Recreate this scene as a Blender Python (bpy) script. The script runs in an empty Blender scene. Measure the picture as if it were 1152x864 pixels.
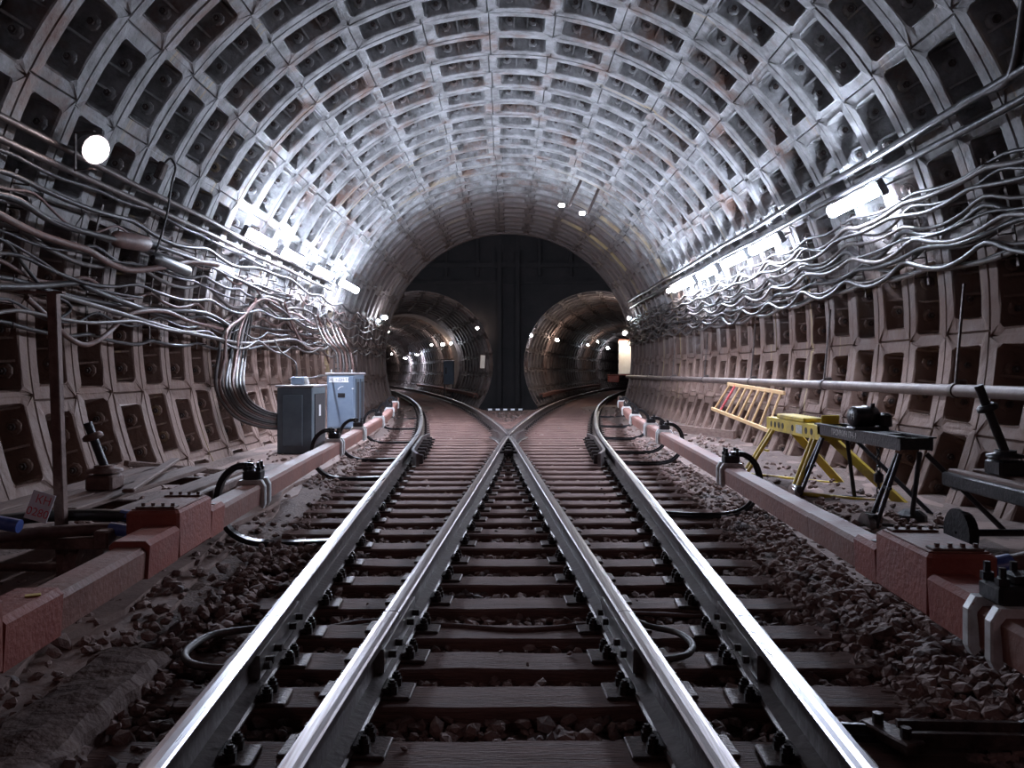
import bpy, math, random
from mathutils import Vector, Matrix
random.seed(7)
R_ = random.Random(11)
SC = bpy.context.scene
COL = SC.collection
F, CX, CY, CH = 940.0, 572.0, 418.0, 1.09
PI = math.pi
RB, ZC = 4.35, 1.60          # main tunnel radius and springline height

# ------------------------------------------------------------------ helpers
def P(px, py, d):
    return Vector(((px - CX) * d / F, d, CH - (py - CY) * d / F))

def W(px, py, off=0.1):
    """point on the lining (off metres in front of it) seen at a pixel"""
    dx, dz = (px - CX) / F, -(py - CY) / F
    r = RB - off
    a = dx * dx + dz * dz
    b = 2 * dz * (CH - ZC)
    c = (CH - ZC) ** 2 - r * r
    d = (-b + math.sqrt(b * b - 4 * a * c)) / (2 * a)
    return Vector((dx * d, d, CH + dz * d))

class MB:
    def __init__(s):
        s.v, s.f, s.sm = [], [], []
    def add(s, verts, faces, smooth=False):
        o = len(s.v)
        s.v.extend([tuple(p) for p in verts])
        s.f.extend([tuple(i + o for i in f) for f in faces])
        s.sm.extend([smooth] * len(faces))
        return s
    def box(s, c, size, rot=None, bev=0.0):
        x, y, z = size[0] / 2, size[1] / 2, size[2] / 2
        c = Vector(c)
        if bev <= 0:
            vs = [Vector((sx * x, sy * y, sz * z)) for sx in (-1, 1) for sy in (-1, 1) for sz in (-1, 1)]
            fs = [(0, 1, 3, 2), (4, 6, 7, 5), (0, 4, 5, 1), (2, 3, 7, 6), (0, 2, 6, 4), (1, 5, 7, 3)]
        else:
            b = min(bev, x * .9, y * .9, z * .9)
            vs = []
            for zz, ins in ((-z, b), (-z + b, 0), (z - b, 0), (z, b)):
                X, Y = x - ins, y - ins
                for (px, py) in ((-X + b, -Y), (X - b, -Y), (X, -Y + b), (X, Y - b), (X - b, Y), (-X + b, Y), (-X, Y - b), (-X, -Y + b)):
                    vs.append(Vector((px, py, zz)))
            fs = [tuple(range(7, -1, -1)), tuple(range(24, 32))]
            for k in range(3):
                for i in range(8):
                    j = (i + 1) % 8
                    fs.append((k * 8 + i, k * 8 + j, k * 8 + 8 + j, k * 8 + 8 + i))
        if rot is not None:
            vs = [rot @ p for p in vs]
        return s.add([p + c for p in vs], fs)
    def beam(s, a, b, w, h, up=(0, 0, 1), bev=0.0):
        a, b = Vector(a), Vector(b)
        d = b - a
        L = d.length
        y = d / L
        x = y.cross(Vector(up))
        if x.length < 1e-4:
            x = y.cross(Vector((1, 0, 0)))
        x.normalize()
        z = x.cross(y)
        m = Matrix((x, y, z)).transposed()
        return s.box((a + b) / 2, (w, L, h), m, bev)
    def tube(s, pts, r, n=8, caps=True, smooth=True, radii=None, flat=1.0):
        pts = [Vector(p) for p in pts]
        N = len(pts)
        vs = []
        t = (pts[1] - pts[0]).normalized()
        ref = Vector((0, 0, 1)) if abs(t.z) < .9 else Vector((1, 0, 0))
        x = t.cross(ref).normalized()
        for i, p in enumerate(pts):
            if i == 0: tt = pts[1] - pts[0]
            elif i == N - 1: tt = pts[-1] - pts[-2]
            else: tt = pts[i + 1] - pts[i - 1]
            if tt.length < 1e-7: tt = t
            tt = tt.normalized()
            x = (x - tt * x.dot(tt))
            if x.length < 1e-5: x = tt.orthogonal()
            x.normalize()
            z = x.cross(tt)
            rr = radii[i] if radii else r
            for k in range(n):
                a = 2 * PI * k / n
                vs.append(p + x * (rr * math.cos(a)) + z * (rr * flat * math.sin(a)))
        fs = []
        for i in range(N - 1):
            for k in range(n):
                j = (k + 1) % n
                fs.append((i * n + k, i * n + n + k, i * n + n + j, i * n + j))
        s.add(vs, fs, smooth)
        if caps:
            s.add([vs[k] for k in range(n)], [tuple(range(n))])
            s.add([vs[(N - 1) * n + k] for k in range(n)], [tuple(reversed(range(n)))])
        return s
    def cyl(s, a, b, r, n=16, r2=None, smooth=True):
        return s.tube([a, b], r, n, True, smooth, radii=[r, r if r2 is None else r2])
    def lathe(s, a, axis, prof, n=20):
        """prof: list of (distance along axis, radius)"""
        a, axis = Vector(a), Vector(axis).normalized()
        return s.tube([a + axis * t for t, r in prof], 0, n, True, True, radii=[max(r, 1e-4) for t, r in prof]) if all(
            prof[i + 1][0] > prof[i][0] for i in range(len(prof) - 1)) else s._lathe(a, axis, prof, n)
    def _lathe(s, a, axis, prof, n):
        x = axis.orthogonal().normalized(); z = axis.cross(x)
        vs = []
        for t, r in prof:
            for k in range(n):
                an = 2 * PI * k / n
                vs.append(a + axis * t + x * (r * math.cos(an)) + z * (r * math.sin(an)))
        fs = []
        for i in range(len(prof) - 1):
            for k in range(n):
                j = (k + 1) % n
                fs.append((i * n + k, i * n + j, i * n + n + j, i * n + n + k))
        return s.add(vs, fs, False)
    def sweep(s, prof, frames, closed=True, caps=True, smooth=False):
        """prof 2D (x,z); frames list of (origin, xvec, zvec)"""
        n = len(prof)
        vs = []
        for o, xv, zv in frames:
            for (a, b) in prof:
                vs.append(o + xv * a + zv * b)
        fs = []
        for i in range(len(frames) - 1):
            for k in range(n if closed else n - 1):
                j = (k + 1) % n
                fs.append((i * n + k, i * n + j, i * n + n + j, i * n + n + k))
        s.add(vs, fs, smooth)
        if caps and closed:
            s.add(vs[:n], [tuple(reversed(range(n)))])
            s.add(vs[-n:], [tuple(range(n))])
        return s
    def build(s, name, mat, parent=None, origin=None):
        me = bpy.data.meshes.new(name)
        o3 = Vector(origin) if origin is not None else Vector((0, 0, 0))
        me.from_pydata([(p[0] - o3.x, p[1] - o3.y, p[2] - o3.z) for p in s.v], [], s.f)
        me.polygons.foreach_set('use_smooth', s.sm)
        me.materials.append(mat)
        me.update()
        ob = bpy.data.objects.new(name, me)
        COL.objects.link(ob)
        ob.location = o3
        if parent is not None:
            ob.parent = parent
            ob.location = o3 - Vector(parent.location)
        return ob

def tag(o, label=None, cat=None, group=None, kind=None):
    if label: o['label'] = label
    if cat: o['category'] = cat
    if group: o['group'] = group
    if kind: o['kind'] = kind
    return o

def empty(name, loc, label, cat, group=None):
    o = bpy.data.objects.new(name, None)
    o.empty_display_size = .05
    COL.objects.link(o)
    o.location = loc
    return tag(o, label, cat, group)

def relpart(mb, name, mat, root):
    """mesh given in the root's own coordinates"""
    me = bpy.data.meshes.new(name)
    me.from_pydata(mb.v, [], mb.f)
    me.polygons.foreach_set('use_smooth', mb.sm)
    me.materials.append(mat)
    me.update()
    ob = bpy.data.objects.new(name, me)
    COL.objects.link(ob)
    ob.parent = root
    return ob

def copy_tree(o, parent=None):
    c = o.copy()
    COL.objects.link(c)
    if parent is not None: c.parent = parent
    for ch in list(o.children):
        copy_tree(ch, c)
    return c

def text(body, size, loc, rot, mat, parent, name='lettering', depth=.001, align='CENTER'):
    cu = bpy.data.curves.new(name, 'FONT')
    cu.body = body; cu.size = size; cu.extrude = depth
    cu.align_x = align; cu.align_y = 'CENTER'
    tmp = bpy.data.objects.new(name, cu)
    me = bpy.data.meshes.new_from_object(tmp)
    bpy.data.objects.remove(tmp)
    ob = bpy.data.objects.new(name, me)
    me.materials.clear(); me.materials.append(mat)
    COL.objects.link(ob)
    ob.parent = parent
    ob.matrix_local = Matrix.Translation(Vector(loc) - (Vector(parent.location) if parent and parent.type == 'EMPTY' else Vector((0, 0, 0)))) @ rot.to_4x4()
    return ob

# ------------------------------------------------------------------ materials
def mat(name, c1, c2=None, rough=.7, metal=0., scale=6., bump=0., bscale=None, c3=None, rough2=None, detail=6, stretch=None, lo=.35, hi=.65):
    m = bpy.data.materials.new(name)
    m.use_nodes = True
    nt = m.node_tree; N = nt.nodes; L = nt.links
    b = N['Principled BSDF']
    b.inputs['Roughness'].default_value = rough
    b.inputs['Metallic'].default_value = metal
    tc = N.new('ShaderNodeTexCoord')
    src = tc.outputs['Object']
    if stretch:
        mp = N.new('ShaderNodeMapping'); mp.inputs['Scale'].default_value = stretch
        L.new(src, mp.inputs['Vector']); src = mp.outputs['Vector']
    c1 = (*c1, 1)
    if c2 is None:
        b.inputs['Base Color'].default_value = c1
    else:
        n = N.new('ShaderNodeTexNoise'); n.inputs['Scale'].default_value = scale; n.inputs['Detail'].default_value = detail
        n.inputs['Roughness'].default_value = .65
        L.new(src, n.inputs['Vector'])
        r = N.new('ShaderNodeValToRGB')
        r.color_ramp.elements[0].position = lo; r.color_ramp.elements[0].color = c1
        r.color_ramp.elements[1].position = hi; r.color_ramp.elements[1].color = (*c2, 1)
        L.new(n.outputs['Fac'], r.inputs['Fac'])
        out = r.outputs['Color']
        if c3 is not None:
            n3 = N.new('ShaderNodeTexNoise'); n3.inputs['Scale'].default_value = scale * .37; n3.inputs['Detail'].default_value = 8
            n3.inputs['Roughness'].default_value = .7
            L.new(src, n3.inputs['Vector'])
            r3 = N.new('ShaderNodeValToRGB'); r3.color_ramp.elements[0].position = .52; r3.color_ramp.elements[1].position = .68
            L.new(n3.outputs['Fac'], r3.inputs['Fac'])
            mx = N.new('ShaderNodeMix'); mx.data_type = 'RGBA'
            L.new(r3.outputs['Color'], mx.inputs['Factor']); L.new(out, mx.inputs['A']); mx.inputs['B'].default_value = (*c3, 1)
            out = mx.outputs['Result']
        L.new(out, b.inputs['Base Color'])
        if rough2 is not None:
            mr = N.new('ShaderNodeMapRange'); mr.inputs['To Min'].default_value = rough; mr.inputs['To Max'].default_value = rough2
            mr.inputs['From Min'].default_value = lo; mr.inputs['From Max'].default_value = hi
            L.new(n.outputs['Fac'], mr.inputs['Value']); L.new(mr.outputs['Result'], b.inputs['Roughness'])
    if bump:
        nb = N.new('ShaderNodeTexNoise'); nb.inputs['Scale'].default_value = bscale or scale * 3; nb.inputs['Detail'].default_value = 6
        L.new(src, nb.inputs['Vector'])
        bp = N.new('ShaderNodeBump'); bp.inputs['Strength'].default_value = bump; bp.inputs['Distance'].default_value = .02
        L.new(nb.outputs['Fac'], bp.inputs['Height']); L.new(bp.outputs['Normal'], b.inputs['Normal'])
    return m

def emis(name, col, st):
    m = bpy.data.materials.new(name); m.use_nodes = True
    b = m.node_tree.nodes['Principled BSDF']
    b.inputs['Base Color'].default_value = (.9, .9, .9, 1)
    b.inputs['Emission Color'].default_value = (*col, 1)
    b.inputs['Emission Strength'].default_value = st
    return m

def concrete(name, clean, grime, brown, stain):
    """lining: grey cast blocks, streaks of grime, rust-brown dust with its own patchy outline, mineral stains"""
    m = mat(name, grime, clean, rough=.6, scale=3.2, bump=.9, bscale=11, c3=brown, rough2=.8, lo=.36, hi=.62, detail=10)
    nt = m.node_tree; N = nt.nodes; L = nt.links; b = N['Principled BSDF']
    prev = b.inputs['Base Color'].links[0].from_socket
    tc = N.new('ShaderNodeTexCoord')
    sp = N.new('ShaderNodeSeparateXYZ'); L.new(tc.outputs['Object'], sp.inputs[0])
    nz = N.new('ShaderNodeTexNoise'); nz.inputs['Scale'].default_value = .9; nz.inputs['Detail'].default_value = 7
    L.new(tc.outputs['Object'], nz.inputs['Vector'])
    ad = N.new('ShaderNodeMath'); ad.operation = 'MULTIPLY_ADD'; ad.inputs[1].default_value = 2.2
    L.new(nz.outputs['Fac'], ad.inputs[0]); L.new(sp.outputs['Z'], ad.inputs[2])
    mr = N.new('ShaderNodeMapRange'); mr.inputs['From Min'].default_value = 4.1; mr.inputs['From Max'].default_value = 2.6
    mr.inputs['To Min'].default_value = 0; mr.inputs['To Max'].default_value = .93
    L.new(ad.outputs[0], mr.inputs['Value'])
    mx = N.new('ShaderNodeMix'); mx.data_type = 'RGBA'
    L.new(mr.outputs['Result'], mx.inputs['Factor']); L.new(prev, mx.inputs['A']); mx.inputs['B'].default_value = (*brown, 1)
    # rust-brown rings near the tunnel's end, with the dimness past the lamps painted in
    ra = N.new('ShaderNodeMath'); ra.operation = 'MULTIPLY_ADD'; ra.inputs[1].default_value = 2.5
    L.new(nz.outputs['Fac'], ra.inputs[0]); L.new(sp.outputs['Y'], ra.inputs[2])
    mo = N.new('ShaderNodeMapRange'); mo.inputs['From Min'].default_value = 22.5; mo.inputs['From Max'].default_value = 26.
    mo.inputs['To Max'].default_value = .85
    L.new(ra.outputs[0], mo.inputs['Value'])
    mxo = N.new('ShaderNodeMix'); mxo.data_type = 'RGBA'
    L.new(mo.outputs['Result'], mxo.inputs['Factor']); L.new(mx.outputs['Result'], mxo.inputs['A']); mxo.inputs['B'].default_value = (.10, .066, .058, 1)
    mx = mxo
    # stains that run round single ribs
    mp = N.new('ShaderNodeMapping'); mp.inputs['Scale'].default_value = (.1, 5.5, .1)
    L.new(tc.outputs['Object'], mp.inputs['Vector'])
    ns = N.new('ShaderNodeTexNoise'); ns.inputs['Scale'].default_value = 1.6; ns.inputs['Detail'].default_value = 5
    L.new(mp.outputs['Vector'], ns.inputs['Vector'])
    rs = N.new('ShaderNodeValToRGB'); rs.color_ramp.elements[0].position = .64; rs.color_ramp.elements[1].position = .74
    L.new(ns.outputs['Fac'], rs.inputs['Fac'])
    mx2 = N.new('ShaderNodeMix'); mx2.data_type = 'RGBA'
    L.new(rs.outputs['Color'], mx2.inputs['Factor']); L.new(mx.outputs['Result'], mx2.inputs['A']); mx2.inputs['B'].default_value = (*stain, 1)
    L.new(mx2.outputs['Result'], b.inputs['Base Color'])
    return m

M = {}
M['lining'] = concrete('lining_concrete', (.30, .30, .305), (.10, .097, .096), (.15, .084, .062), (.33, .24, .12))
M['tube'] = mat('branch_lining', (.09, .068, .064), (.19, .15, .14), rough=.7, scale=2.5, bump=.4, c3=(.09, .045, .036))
M['endwall'] = mat('end_wall_dark', (.005, .0045, .005), (.014, .011, .0115), rough=.9, scale=1.2, bump=.6, bscale=6)  # near-black, faintly mottled colour of the end wall
M['floor'] = mat('ballast_bed', (.08, .05, .042), (.18, .12, .1), rough=.9, scale=14, bump=1.0, bscale=30, lo=.3, hi=.7)
M['dust'] = mat('dusty_concrete', (.17, .105, .086), (.25, .165, .14), rough=.85, scale=3, bump=.4, bscale=20)
M['stone'] = mat('ballast_stone', (.13, .075, .062), (.27, .175, .15), rough=.8, scale=9, bump=.4, bscale=60, lo=.3, hi=.7, c3=(.14, .13, .13))
M['sleeper'] = mat('sleeper_timber', (.10, .047, .038), (.21, .115, .094), rough=.65, scale=5, bump=.7, bscale=30, stretch=(.5, 6, 6), c3=(.1, .055, .042), rough2=.85)
M['plate'] = mat('plate_iron', (.05, .032, .03), (.12, .08, .07), rough=.5, metal=.4, scale=20, bump=.3)
M['clip'] = mat('clip_iron', (.02, .016, .017), (.06, .045, .042), rough=.4, metal=.6, scale=30, bump=.3)
M['head'] = mat('rail_polished', (.36, .36, .38), (.27, .26, .28), rough=.27, metal=1., scale=3, stretch=(9, .25, 4), rough2=.33)
M['headdull'] = mat('rail_head_dull', (.17, .13, .125), (.33, .3, .3), rough=.42, metal=.8, scale=4, stretch=(22, .3, 4), rough2=.28)
M['web'] = mat('rail_brown', (.045, .032, .03), (.1, .078, .074), rough=.36, metal=.5, scale=7, bump=.25, rough2=.55)
M['cover'] = mat('cover_redbrown', (.17, .06, .042), (.27, .11, .082), rough=.55, scale=3, bump=.3, bscale=30, c3=(.24, .13, .105), rough2=.7)
M['coverred'] = mat('cover_red', (.24, .05, .036), (.33, .09, .062), rough=.5, scale=5, bump=.3, bscale=40, c3=(.27, .1, .08), rough2=.7)
M['underrail'] = mat('contact_rail_steel', (.05, .035, .03), (.1, .07, .06), rough=.5, metal=.6)
M['white'] = mat('porcelain_white', (.75, .76, .76), (.5, .47, .45), rough=.35, scale=14)
M['black'] = mat('black_steel', (.012, .012, .014), (.03, .027, .03), rough=.35, metal=.3, scale=12, bump=.2)
M['rubber'] = mat('black_rubber', (.012, .012, .013), (.03, .027, .027), rough=.45, scale=15)
M['cable_black'] = mat('cable_black', (.012, .011, .012), (.035, .03, .031), rough=.42, scale=18, bump=.2)
M['cable_brown'] = mat('cable_brown', (.07, .034, .028), (.15, .08, .066), rough=.55, scale=10, bump=.2)
M['cable_grey'] = mat('cable_grey', (.045, .038, .036), (.10, .08, .074), rough=.5, scale=10, bump=.2)
M['conduit'] = mat('conduit_steel', (.045, .033, .031), (.1, .075, .07), rough=.45, metal=.4, scale=8, bump=.2)
M['bracket'] = mat('bracket_iron', (.04, .03, .028), (.1, .075, .07), rough=.5, metal=.5, scale=20)
M['pipe'] = mat('water_pipe', (.085, .06, .054), (.15, .11, .10), rough=.5, metal=.2, scale=4, bump=.3)
M['cabdark'] = mat('cabinet_slate', (.075, .1, .12), (.11, .14, .165), rough=.5, scale=3)
M['cablight'] = mat('cabinet_bluegrey', (.13, .17, .235), (.17, .215, .28), rough=.5, scale=3)
M['cabtop'] = mat('cabinet_dusty_top', (.35, .31, .3), (.26, .24, .25), rough=.8, scale=9)
M['mesh'] = mat('cabinet_mesh_dark', (.02, .02, .024), (.045, .04, .045), rough=.7, scale=90, detail=1)
M['yellow'] = mat('yellow_paint', (.62, .45, .035), (.5, .36, .05), rough=.42, scale=6, c3=(.28, .2, .08))
M['wood'] = mat('ladder_wood', (.55, .33, .15), (.7, .46, .24), rough=.5, scale=5, stretch=(6, .6, 6))
M['wooddark'] = mat('old_board', (.13, .075, .06), (.22, .14, .115), rough=.75, scale=5, bump=.5, stretch=(6, .6, 6))
M['rust'] = mat('rusty_steel', (.09, .05, .042), (.19, .115, .095), rough=.6, metal=.3, scale=9, bump=.4)
M['blue'] = mat('blue_tape', (.03, .06, .25), (.10, .15, .4), rough=.35, scale=12)
M['paper'] = mat('white_sheet', (.8, .8, .82), (.7, .68, .7), rough=.6, scale=6)
M['redink'] = mat('red_paint', (.6, .03, .04), (.75, .2, .22), rough=.6, scale=60)
M['ink'] = mat('dark_ink', (.03, .03, .05), rough=.6)
M['stencil'] = mat('pale_stencil', (.55, .53, .5), (.3, .28, .27), rough=.6, scale=80)
M['brightsteel'] = mat('worn_steel', (.45, .43, .42), (.3, .27, .26), rough=.3, metal=.9, scale=12)
M['rock'] = mat('broken_concrete', (.09, .052, .044), (.17, .11, .092), rough=.85, scale=5, bump=.9, bscale=18)
M['fluor'] = emis('fluorescent_diffuser', (.72, .81, 1.0), 250.)
M['fluorleft'] = emis('fluorescent_diffuser_bright', (.72, .81, 1.0), 340.)
M['flood'] = emis('flood_glass', (1., .80, .80), 65.)
M['bulb'] = emis('bulb_white', (1., .9, .88), 260.)
M['bulbcool'] = emis('bulb_cool', (.8, .88, 1.), 220.)
M['bulbwarm'] = emis('bulb_warm', (1., .74, .6), 200.)
M['fillrear'] = emis('fill_rear', (1., .66, .72), 50.)  # unseen fill lamp, added to light the foreground from behind
M['bulbhot'] = emis('bulb_hot', (1., .9, .8), 700.)
M['housing'] = mat('lamp_housing', (.12, .12, .13), (.2, .2, .21), rough=.5, metal=.3, scale=9)
M['cream'] = mat('cream_paint', (.8, .72, .6), (.7, .6, .48), rough=.6, scale=4)

# ------------------------------------------------------------------ track geometry
TAB = [(-8, .36), (0, -.08), (2.3, -.19), (8, -.468), (14.2, -.77), (17.5, -1.03), (23.8, -1.70), (29.6, -2.48), (38.7, -4.0), (54, -7.2), (75, -13), (98, -21.5)]
def cL(y):
    """centre line of the left-going track (Catmull-Rom through the table)"""
    n = len(TAB)
    k = 0
    while k < n - 2 and y > TAB[k + 1][0]: k += 1
    x0, y0 = TAB[k]; x1, y1 = TAB[k + 1]
    def m(i):
        if i == 0: return (TAB[1][1] - TAB[0][1]) / (TAB[1][0] - TAB[0][0])
        if i == n - 1: return (TAB[-1][1] - TAB[-2][1]) / (TAB[-1][0] - TAB[-2][0])
        return (TAB[i + 1][1] - TAB[i - 1][1]) / (TAB[i + 1][0] - TAB[i - 1][0])
    h = x1 - x0; t = (y - x0) / h
    return ((2 * t ** 3 - 3 * t * t + 1) * y0 + (t ** 3 - 2 * t * t + t) * h * m(k) + (-2 * t ** 3 + 3 * t * t) * y1 + (t ** 3 - t * t) * h * m(k + 1))
def track(side, y, off):
    """point at lateral offset off (positive = right) from the track of that side (-1 left, 1 right), with tangent"""
    e = .05
    x = -side * cL(y)
    dx = -side * (cL(y + e) - cL(y - e)) / (2 * e)
    t = Vector((dx, 1, 0)).normalized()
    nrm = Vector((t.y, -t.x, 0))
    return Vector((x, y, 0)) + nrm * off, t, nrm
def frames(side, off, y0, y1, step=.5, z=0):
    n = max(2, int(abs(y1 - y0) / step) + 1)
    out = []
    for i in range(n):
        y = y0 + (y1 - y0) * i / (n - 1)
        p, t, nr = track(side, y, off)
        out.append((p + Vector((0, 0, z)), nr, Vector((0, 0, 1))))
    return out

# ------------------------------------------------------------------ ribbed lining
def ribbed(mb, frame, Rr, y0, y1, cells, marg=.14, depth=.31, thin=.065, joint=.13, crack=.03, cr=.045, jit=.005, bosses=False, fins=False, zc=ZC, rnd=R_):
    """frame(y)->(origin on axis, normal x); cells: list of (phi0, phi1, joint0?, joint1?) in degrees"""
    for (p0, p1, j0, j1) in cells:
        a0, a1 = math.radians(p0), math.radians(p1)
        g0 = (joint if j0 else thin) / Rr; g1 = (joint if j1 else thin) / Rr
        u0, u1 = a0 + g0 + rnd.uniform(-.004, .004), a1 - g1 + rnd.uniform(-.004, .004)
        v0, v1 = y0 + marg + rnd.uniform(-.008, .008), y1 - marg + rnd.uniform(-.008, .008)
        rc = cr
        def loop(s):
            A0, A1, B0, B1 = u0 + s / Rr, u1 - s / Rr, v0 + s, v1 - s
            r = max(rc - s * .3, .01)
            ra = r / Rr
            pts = []
            nu = 4
            def seg(pa, pb, n):
                for i in range(n):
                    t = i / n
                    pts.append((pa[0] + (pb[0] - pa[0]) * t, pa[1] + (pb[1] - pa[1]) * t))
            seg((A0 + ra, B0), (A1 - ra, B0), nu)
            pts.append((A1 - ra, B0)); pts.append((A1 - ra * .3, B0 + r * .3))
            seg((A1, B0 + r), (A1, B1 - r), 2)
            pts.append((A1, B1 - r)); pts.append((A1 - ra * .3, B1 - r * .3))
            seg((A1 - ra, B1), (A0 + ra, B1), nu)
            pts.append((A0 + ra, B1)); pts.append((A0 + ra * .3, B1 - r * .3))
            seg((A0, B1 - r), (A0, B0 + r), 2)
            pts.append((A0, B0 + r)); pts.append((A0 + ra * .3, B0 + r * .3))
            return pts
        lp = loop(0.)
        n = len(lp)
        rows = []
        # outer border
        def border(ins):
            out = []
            for i, (a, b) in enumerate(lp):
                if i <= 4: A, B = (a0 + (a1 - a0) * (i / 4), y0) if True else 0
                elif i <= 5: A, B = a1, y0
                elif i <= 8: A, B = a1, y0 + (y1 - y0) * ((i - 5.5) / 3.0)
                elif i == 9: A, B = a1, y1
                elif i <= 14: A, B = a1 - (a1 - a0) * ((i - 10) / 4), y1
                elif i == 15: A, B = a0, y1
                elif i <= 18: A, B = a0, y1 - (y1 - y0) * ((i - 15.5) / 3.0)
                else: A, B = a0, y0
                A = min(max(A, a0 + ins / Rr), a1 - ins / Rr); B = min(max(B, y0 + ins), y1 - ins)
                out.append((A, B))
            return out
        bd = border(0); bi = border(.012)
        def dep(a, b):
            d = 0
            if b <= y0 + 1e-5 or b >= y1 - 1e-5: d = crack
            if (a <= a0 + 1e-5 and j0) or (a >= a1 - 1e-5 and j1): d = crack
            return d
        off = rnd.uniform(-.006, .006)
        rec = [.03 if i in (6, 7, 8, 16, 17, 18) else (.015 if i in (5, 9, 15, 19) else 0) for i in range(n)]
        rows.append([(a, b, dep(a, b) + rec[i]) for i, (a, b) in enumerate(bd)])
        rows.append([(a, b, off + rec[i]) for i, (a, b) in enumerate(bi)])
        rows.append([(a, b, off + rec[i] + rnd.uniform(-jit, jit) * .4) for i, (a, b) in enumerate(loop(-.012))])
        rows.append([(a + rnd.uniform(-jit, jit) / Rr, b + rnd.uniform(-jit, jit), .014 + (.03 if False else 0)) for a, b in loop(.0)])
        rows.append([(a, b, depth + rnd.uniform(-jit, jit)) for a, b in loop(.035)])
        vs = []
        for row in rows:
            for a, b, d in row:
                o, nx = frame(b)
                r = Rr + d
                vs.append((o.x + nx.x * r * math.sin(a), o.y + nx.y * r * math.sin(a), zc + r * math.cos(a)))
        # back plate: shallow ridge in the middle
        am, bm = (u0 + u1) / 2, (v0 + v1) / 2
        ctr = []
        for (aa, dd) in ((u0 + (u1 - u0) * .28, depth + .0), (am, depth - .05), (u0 + (u1 - u0) * .72, depth)):
            o, nx = frame(bm); r = Rr + dd
            ctr.append((o.x + nx.x * r * math.sin(aa), o.y + nx.y * r * math.sin(aa), zc + r * math.cos(aa)))
        c0 = len(vs); vs += ctr
        fs = []
        for k in range(4):
            for i in range(n):
                j = (i + 1) % n
                fs.append((k * n + i, k * n + j, (k + 1) * n + j, (k + 1) * n + i))
        base = 4 * n
        for i in range(n):
            j = (i + 1) % n
            def ci(q):
                A = rows[4][q][0]
                t = (A - u0) / (u1 - u0)
                return c0 + (0 if t < .37 else (1 if t < .63 else 2))
            x, y = ci(i), ci(j)
            if x == y: fs.append((base + i, base + j, x))
            else: fs.append((base + i, base + j, y, x))
        mb.add(vs, fs)
        if fins:
            for t in (.04, .5, .96) if rnd.random() < .5 else (.36, .64):
                aa = u0 + (u1 - u0) * (t + rnd.uniform(-.03, .03)); w = .011 / Rr
                q = []
                for (A, B, D) in ((aa - w, v1 - .005, .04), (aa - w, v1 - .03, depth), (aa - w, v1 - .17, depth),
                                  (aa + w, v1 - .005, .04), (aa + w, v1 - .03, depth), (aa + w, v1 - .17, depth)):
                    o, nx = frame(B); r = Rr + D
                    q.append((o.x + nx.x * r * math.sin(A), o.y + nx.y * r * math.sin(A), zc + r * math.cos(A)))
                mb.add(q, [(0, 1, 2), (3, 5, 4), (0, 2, 5, 3)])
        if bosses:
            for t in (.26, .74):
                aa = u0 + (u1 - u0) * t + rnd.uniform(-.006, .006)
                dr = Vector((math.sin(aa), 0, math.cos(aa)))
                q = Vector((0, v1 - .012, zc)) + dr * (Rr + .135 + rnd.uniform(-.01, .01))
                yv = Vector((0, -1, 0))
                mb.tube([q, q + yv * .02, q + yv * .03], 0, 9, True, False, radii=[.075, .07, .05])
                BOLTS.tube([q + yv * .02, q + yv * .055], .034, 6, True, False)
                BOLTS.tube([q + yv * .05, q + yv * .08], .015, 6, True, False)

BOLTS = MB()
def straight(y): return Vector((0, y, 0)), Vector((1, 0, 0))
def gap(k): return -3.9 + 12 * k
def cellset(k0, k1, par):
    out = []
    for k in range(k0, k1 + 1):
        def isj(q):
            if par == 0: return q % 2 == 0
            return (q % 2 == 1) if q >= 1 else (q % 2 == 0 and q <= 0 and q != -10) if q in (0,) else (abs(q) % 2 == 1)
        out.append((gap(k), gap(k + 1), isj(k), isj(k + 1)))
    return out
PITCH = .75
Y_END = 29.3
rings = []
y = Y_END
while y > -7:
    rings.append((y - PITCH, y)); y -= PITCH
wl, wr, ce = MB(), MB(), MB()
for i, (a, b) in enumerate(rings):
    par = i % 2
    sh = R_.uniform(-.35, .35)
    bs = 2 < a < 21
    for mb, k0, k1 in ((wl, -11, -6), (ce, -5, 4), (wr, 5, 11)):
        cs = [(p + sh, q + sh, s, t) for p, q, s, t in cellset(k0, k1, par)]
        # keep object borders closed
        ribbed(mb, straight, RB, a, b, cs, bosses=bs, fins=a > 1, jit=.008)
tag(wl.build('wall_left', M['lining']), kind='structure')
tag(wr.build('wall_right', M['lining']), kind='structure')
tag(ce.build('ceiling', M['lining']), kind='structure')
tag(BOLTS.build('trim_6', M['bracket']), kind='structure')

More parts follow.
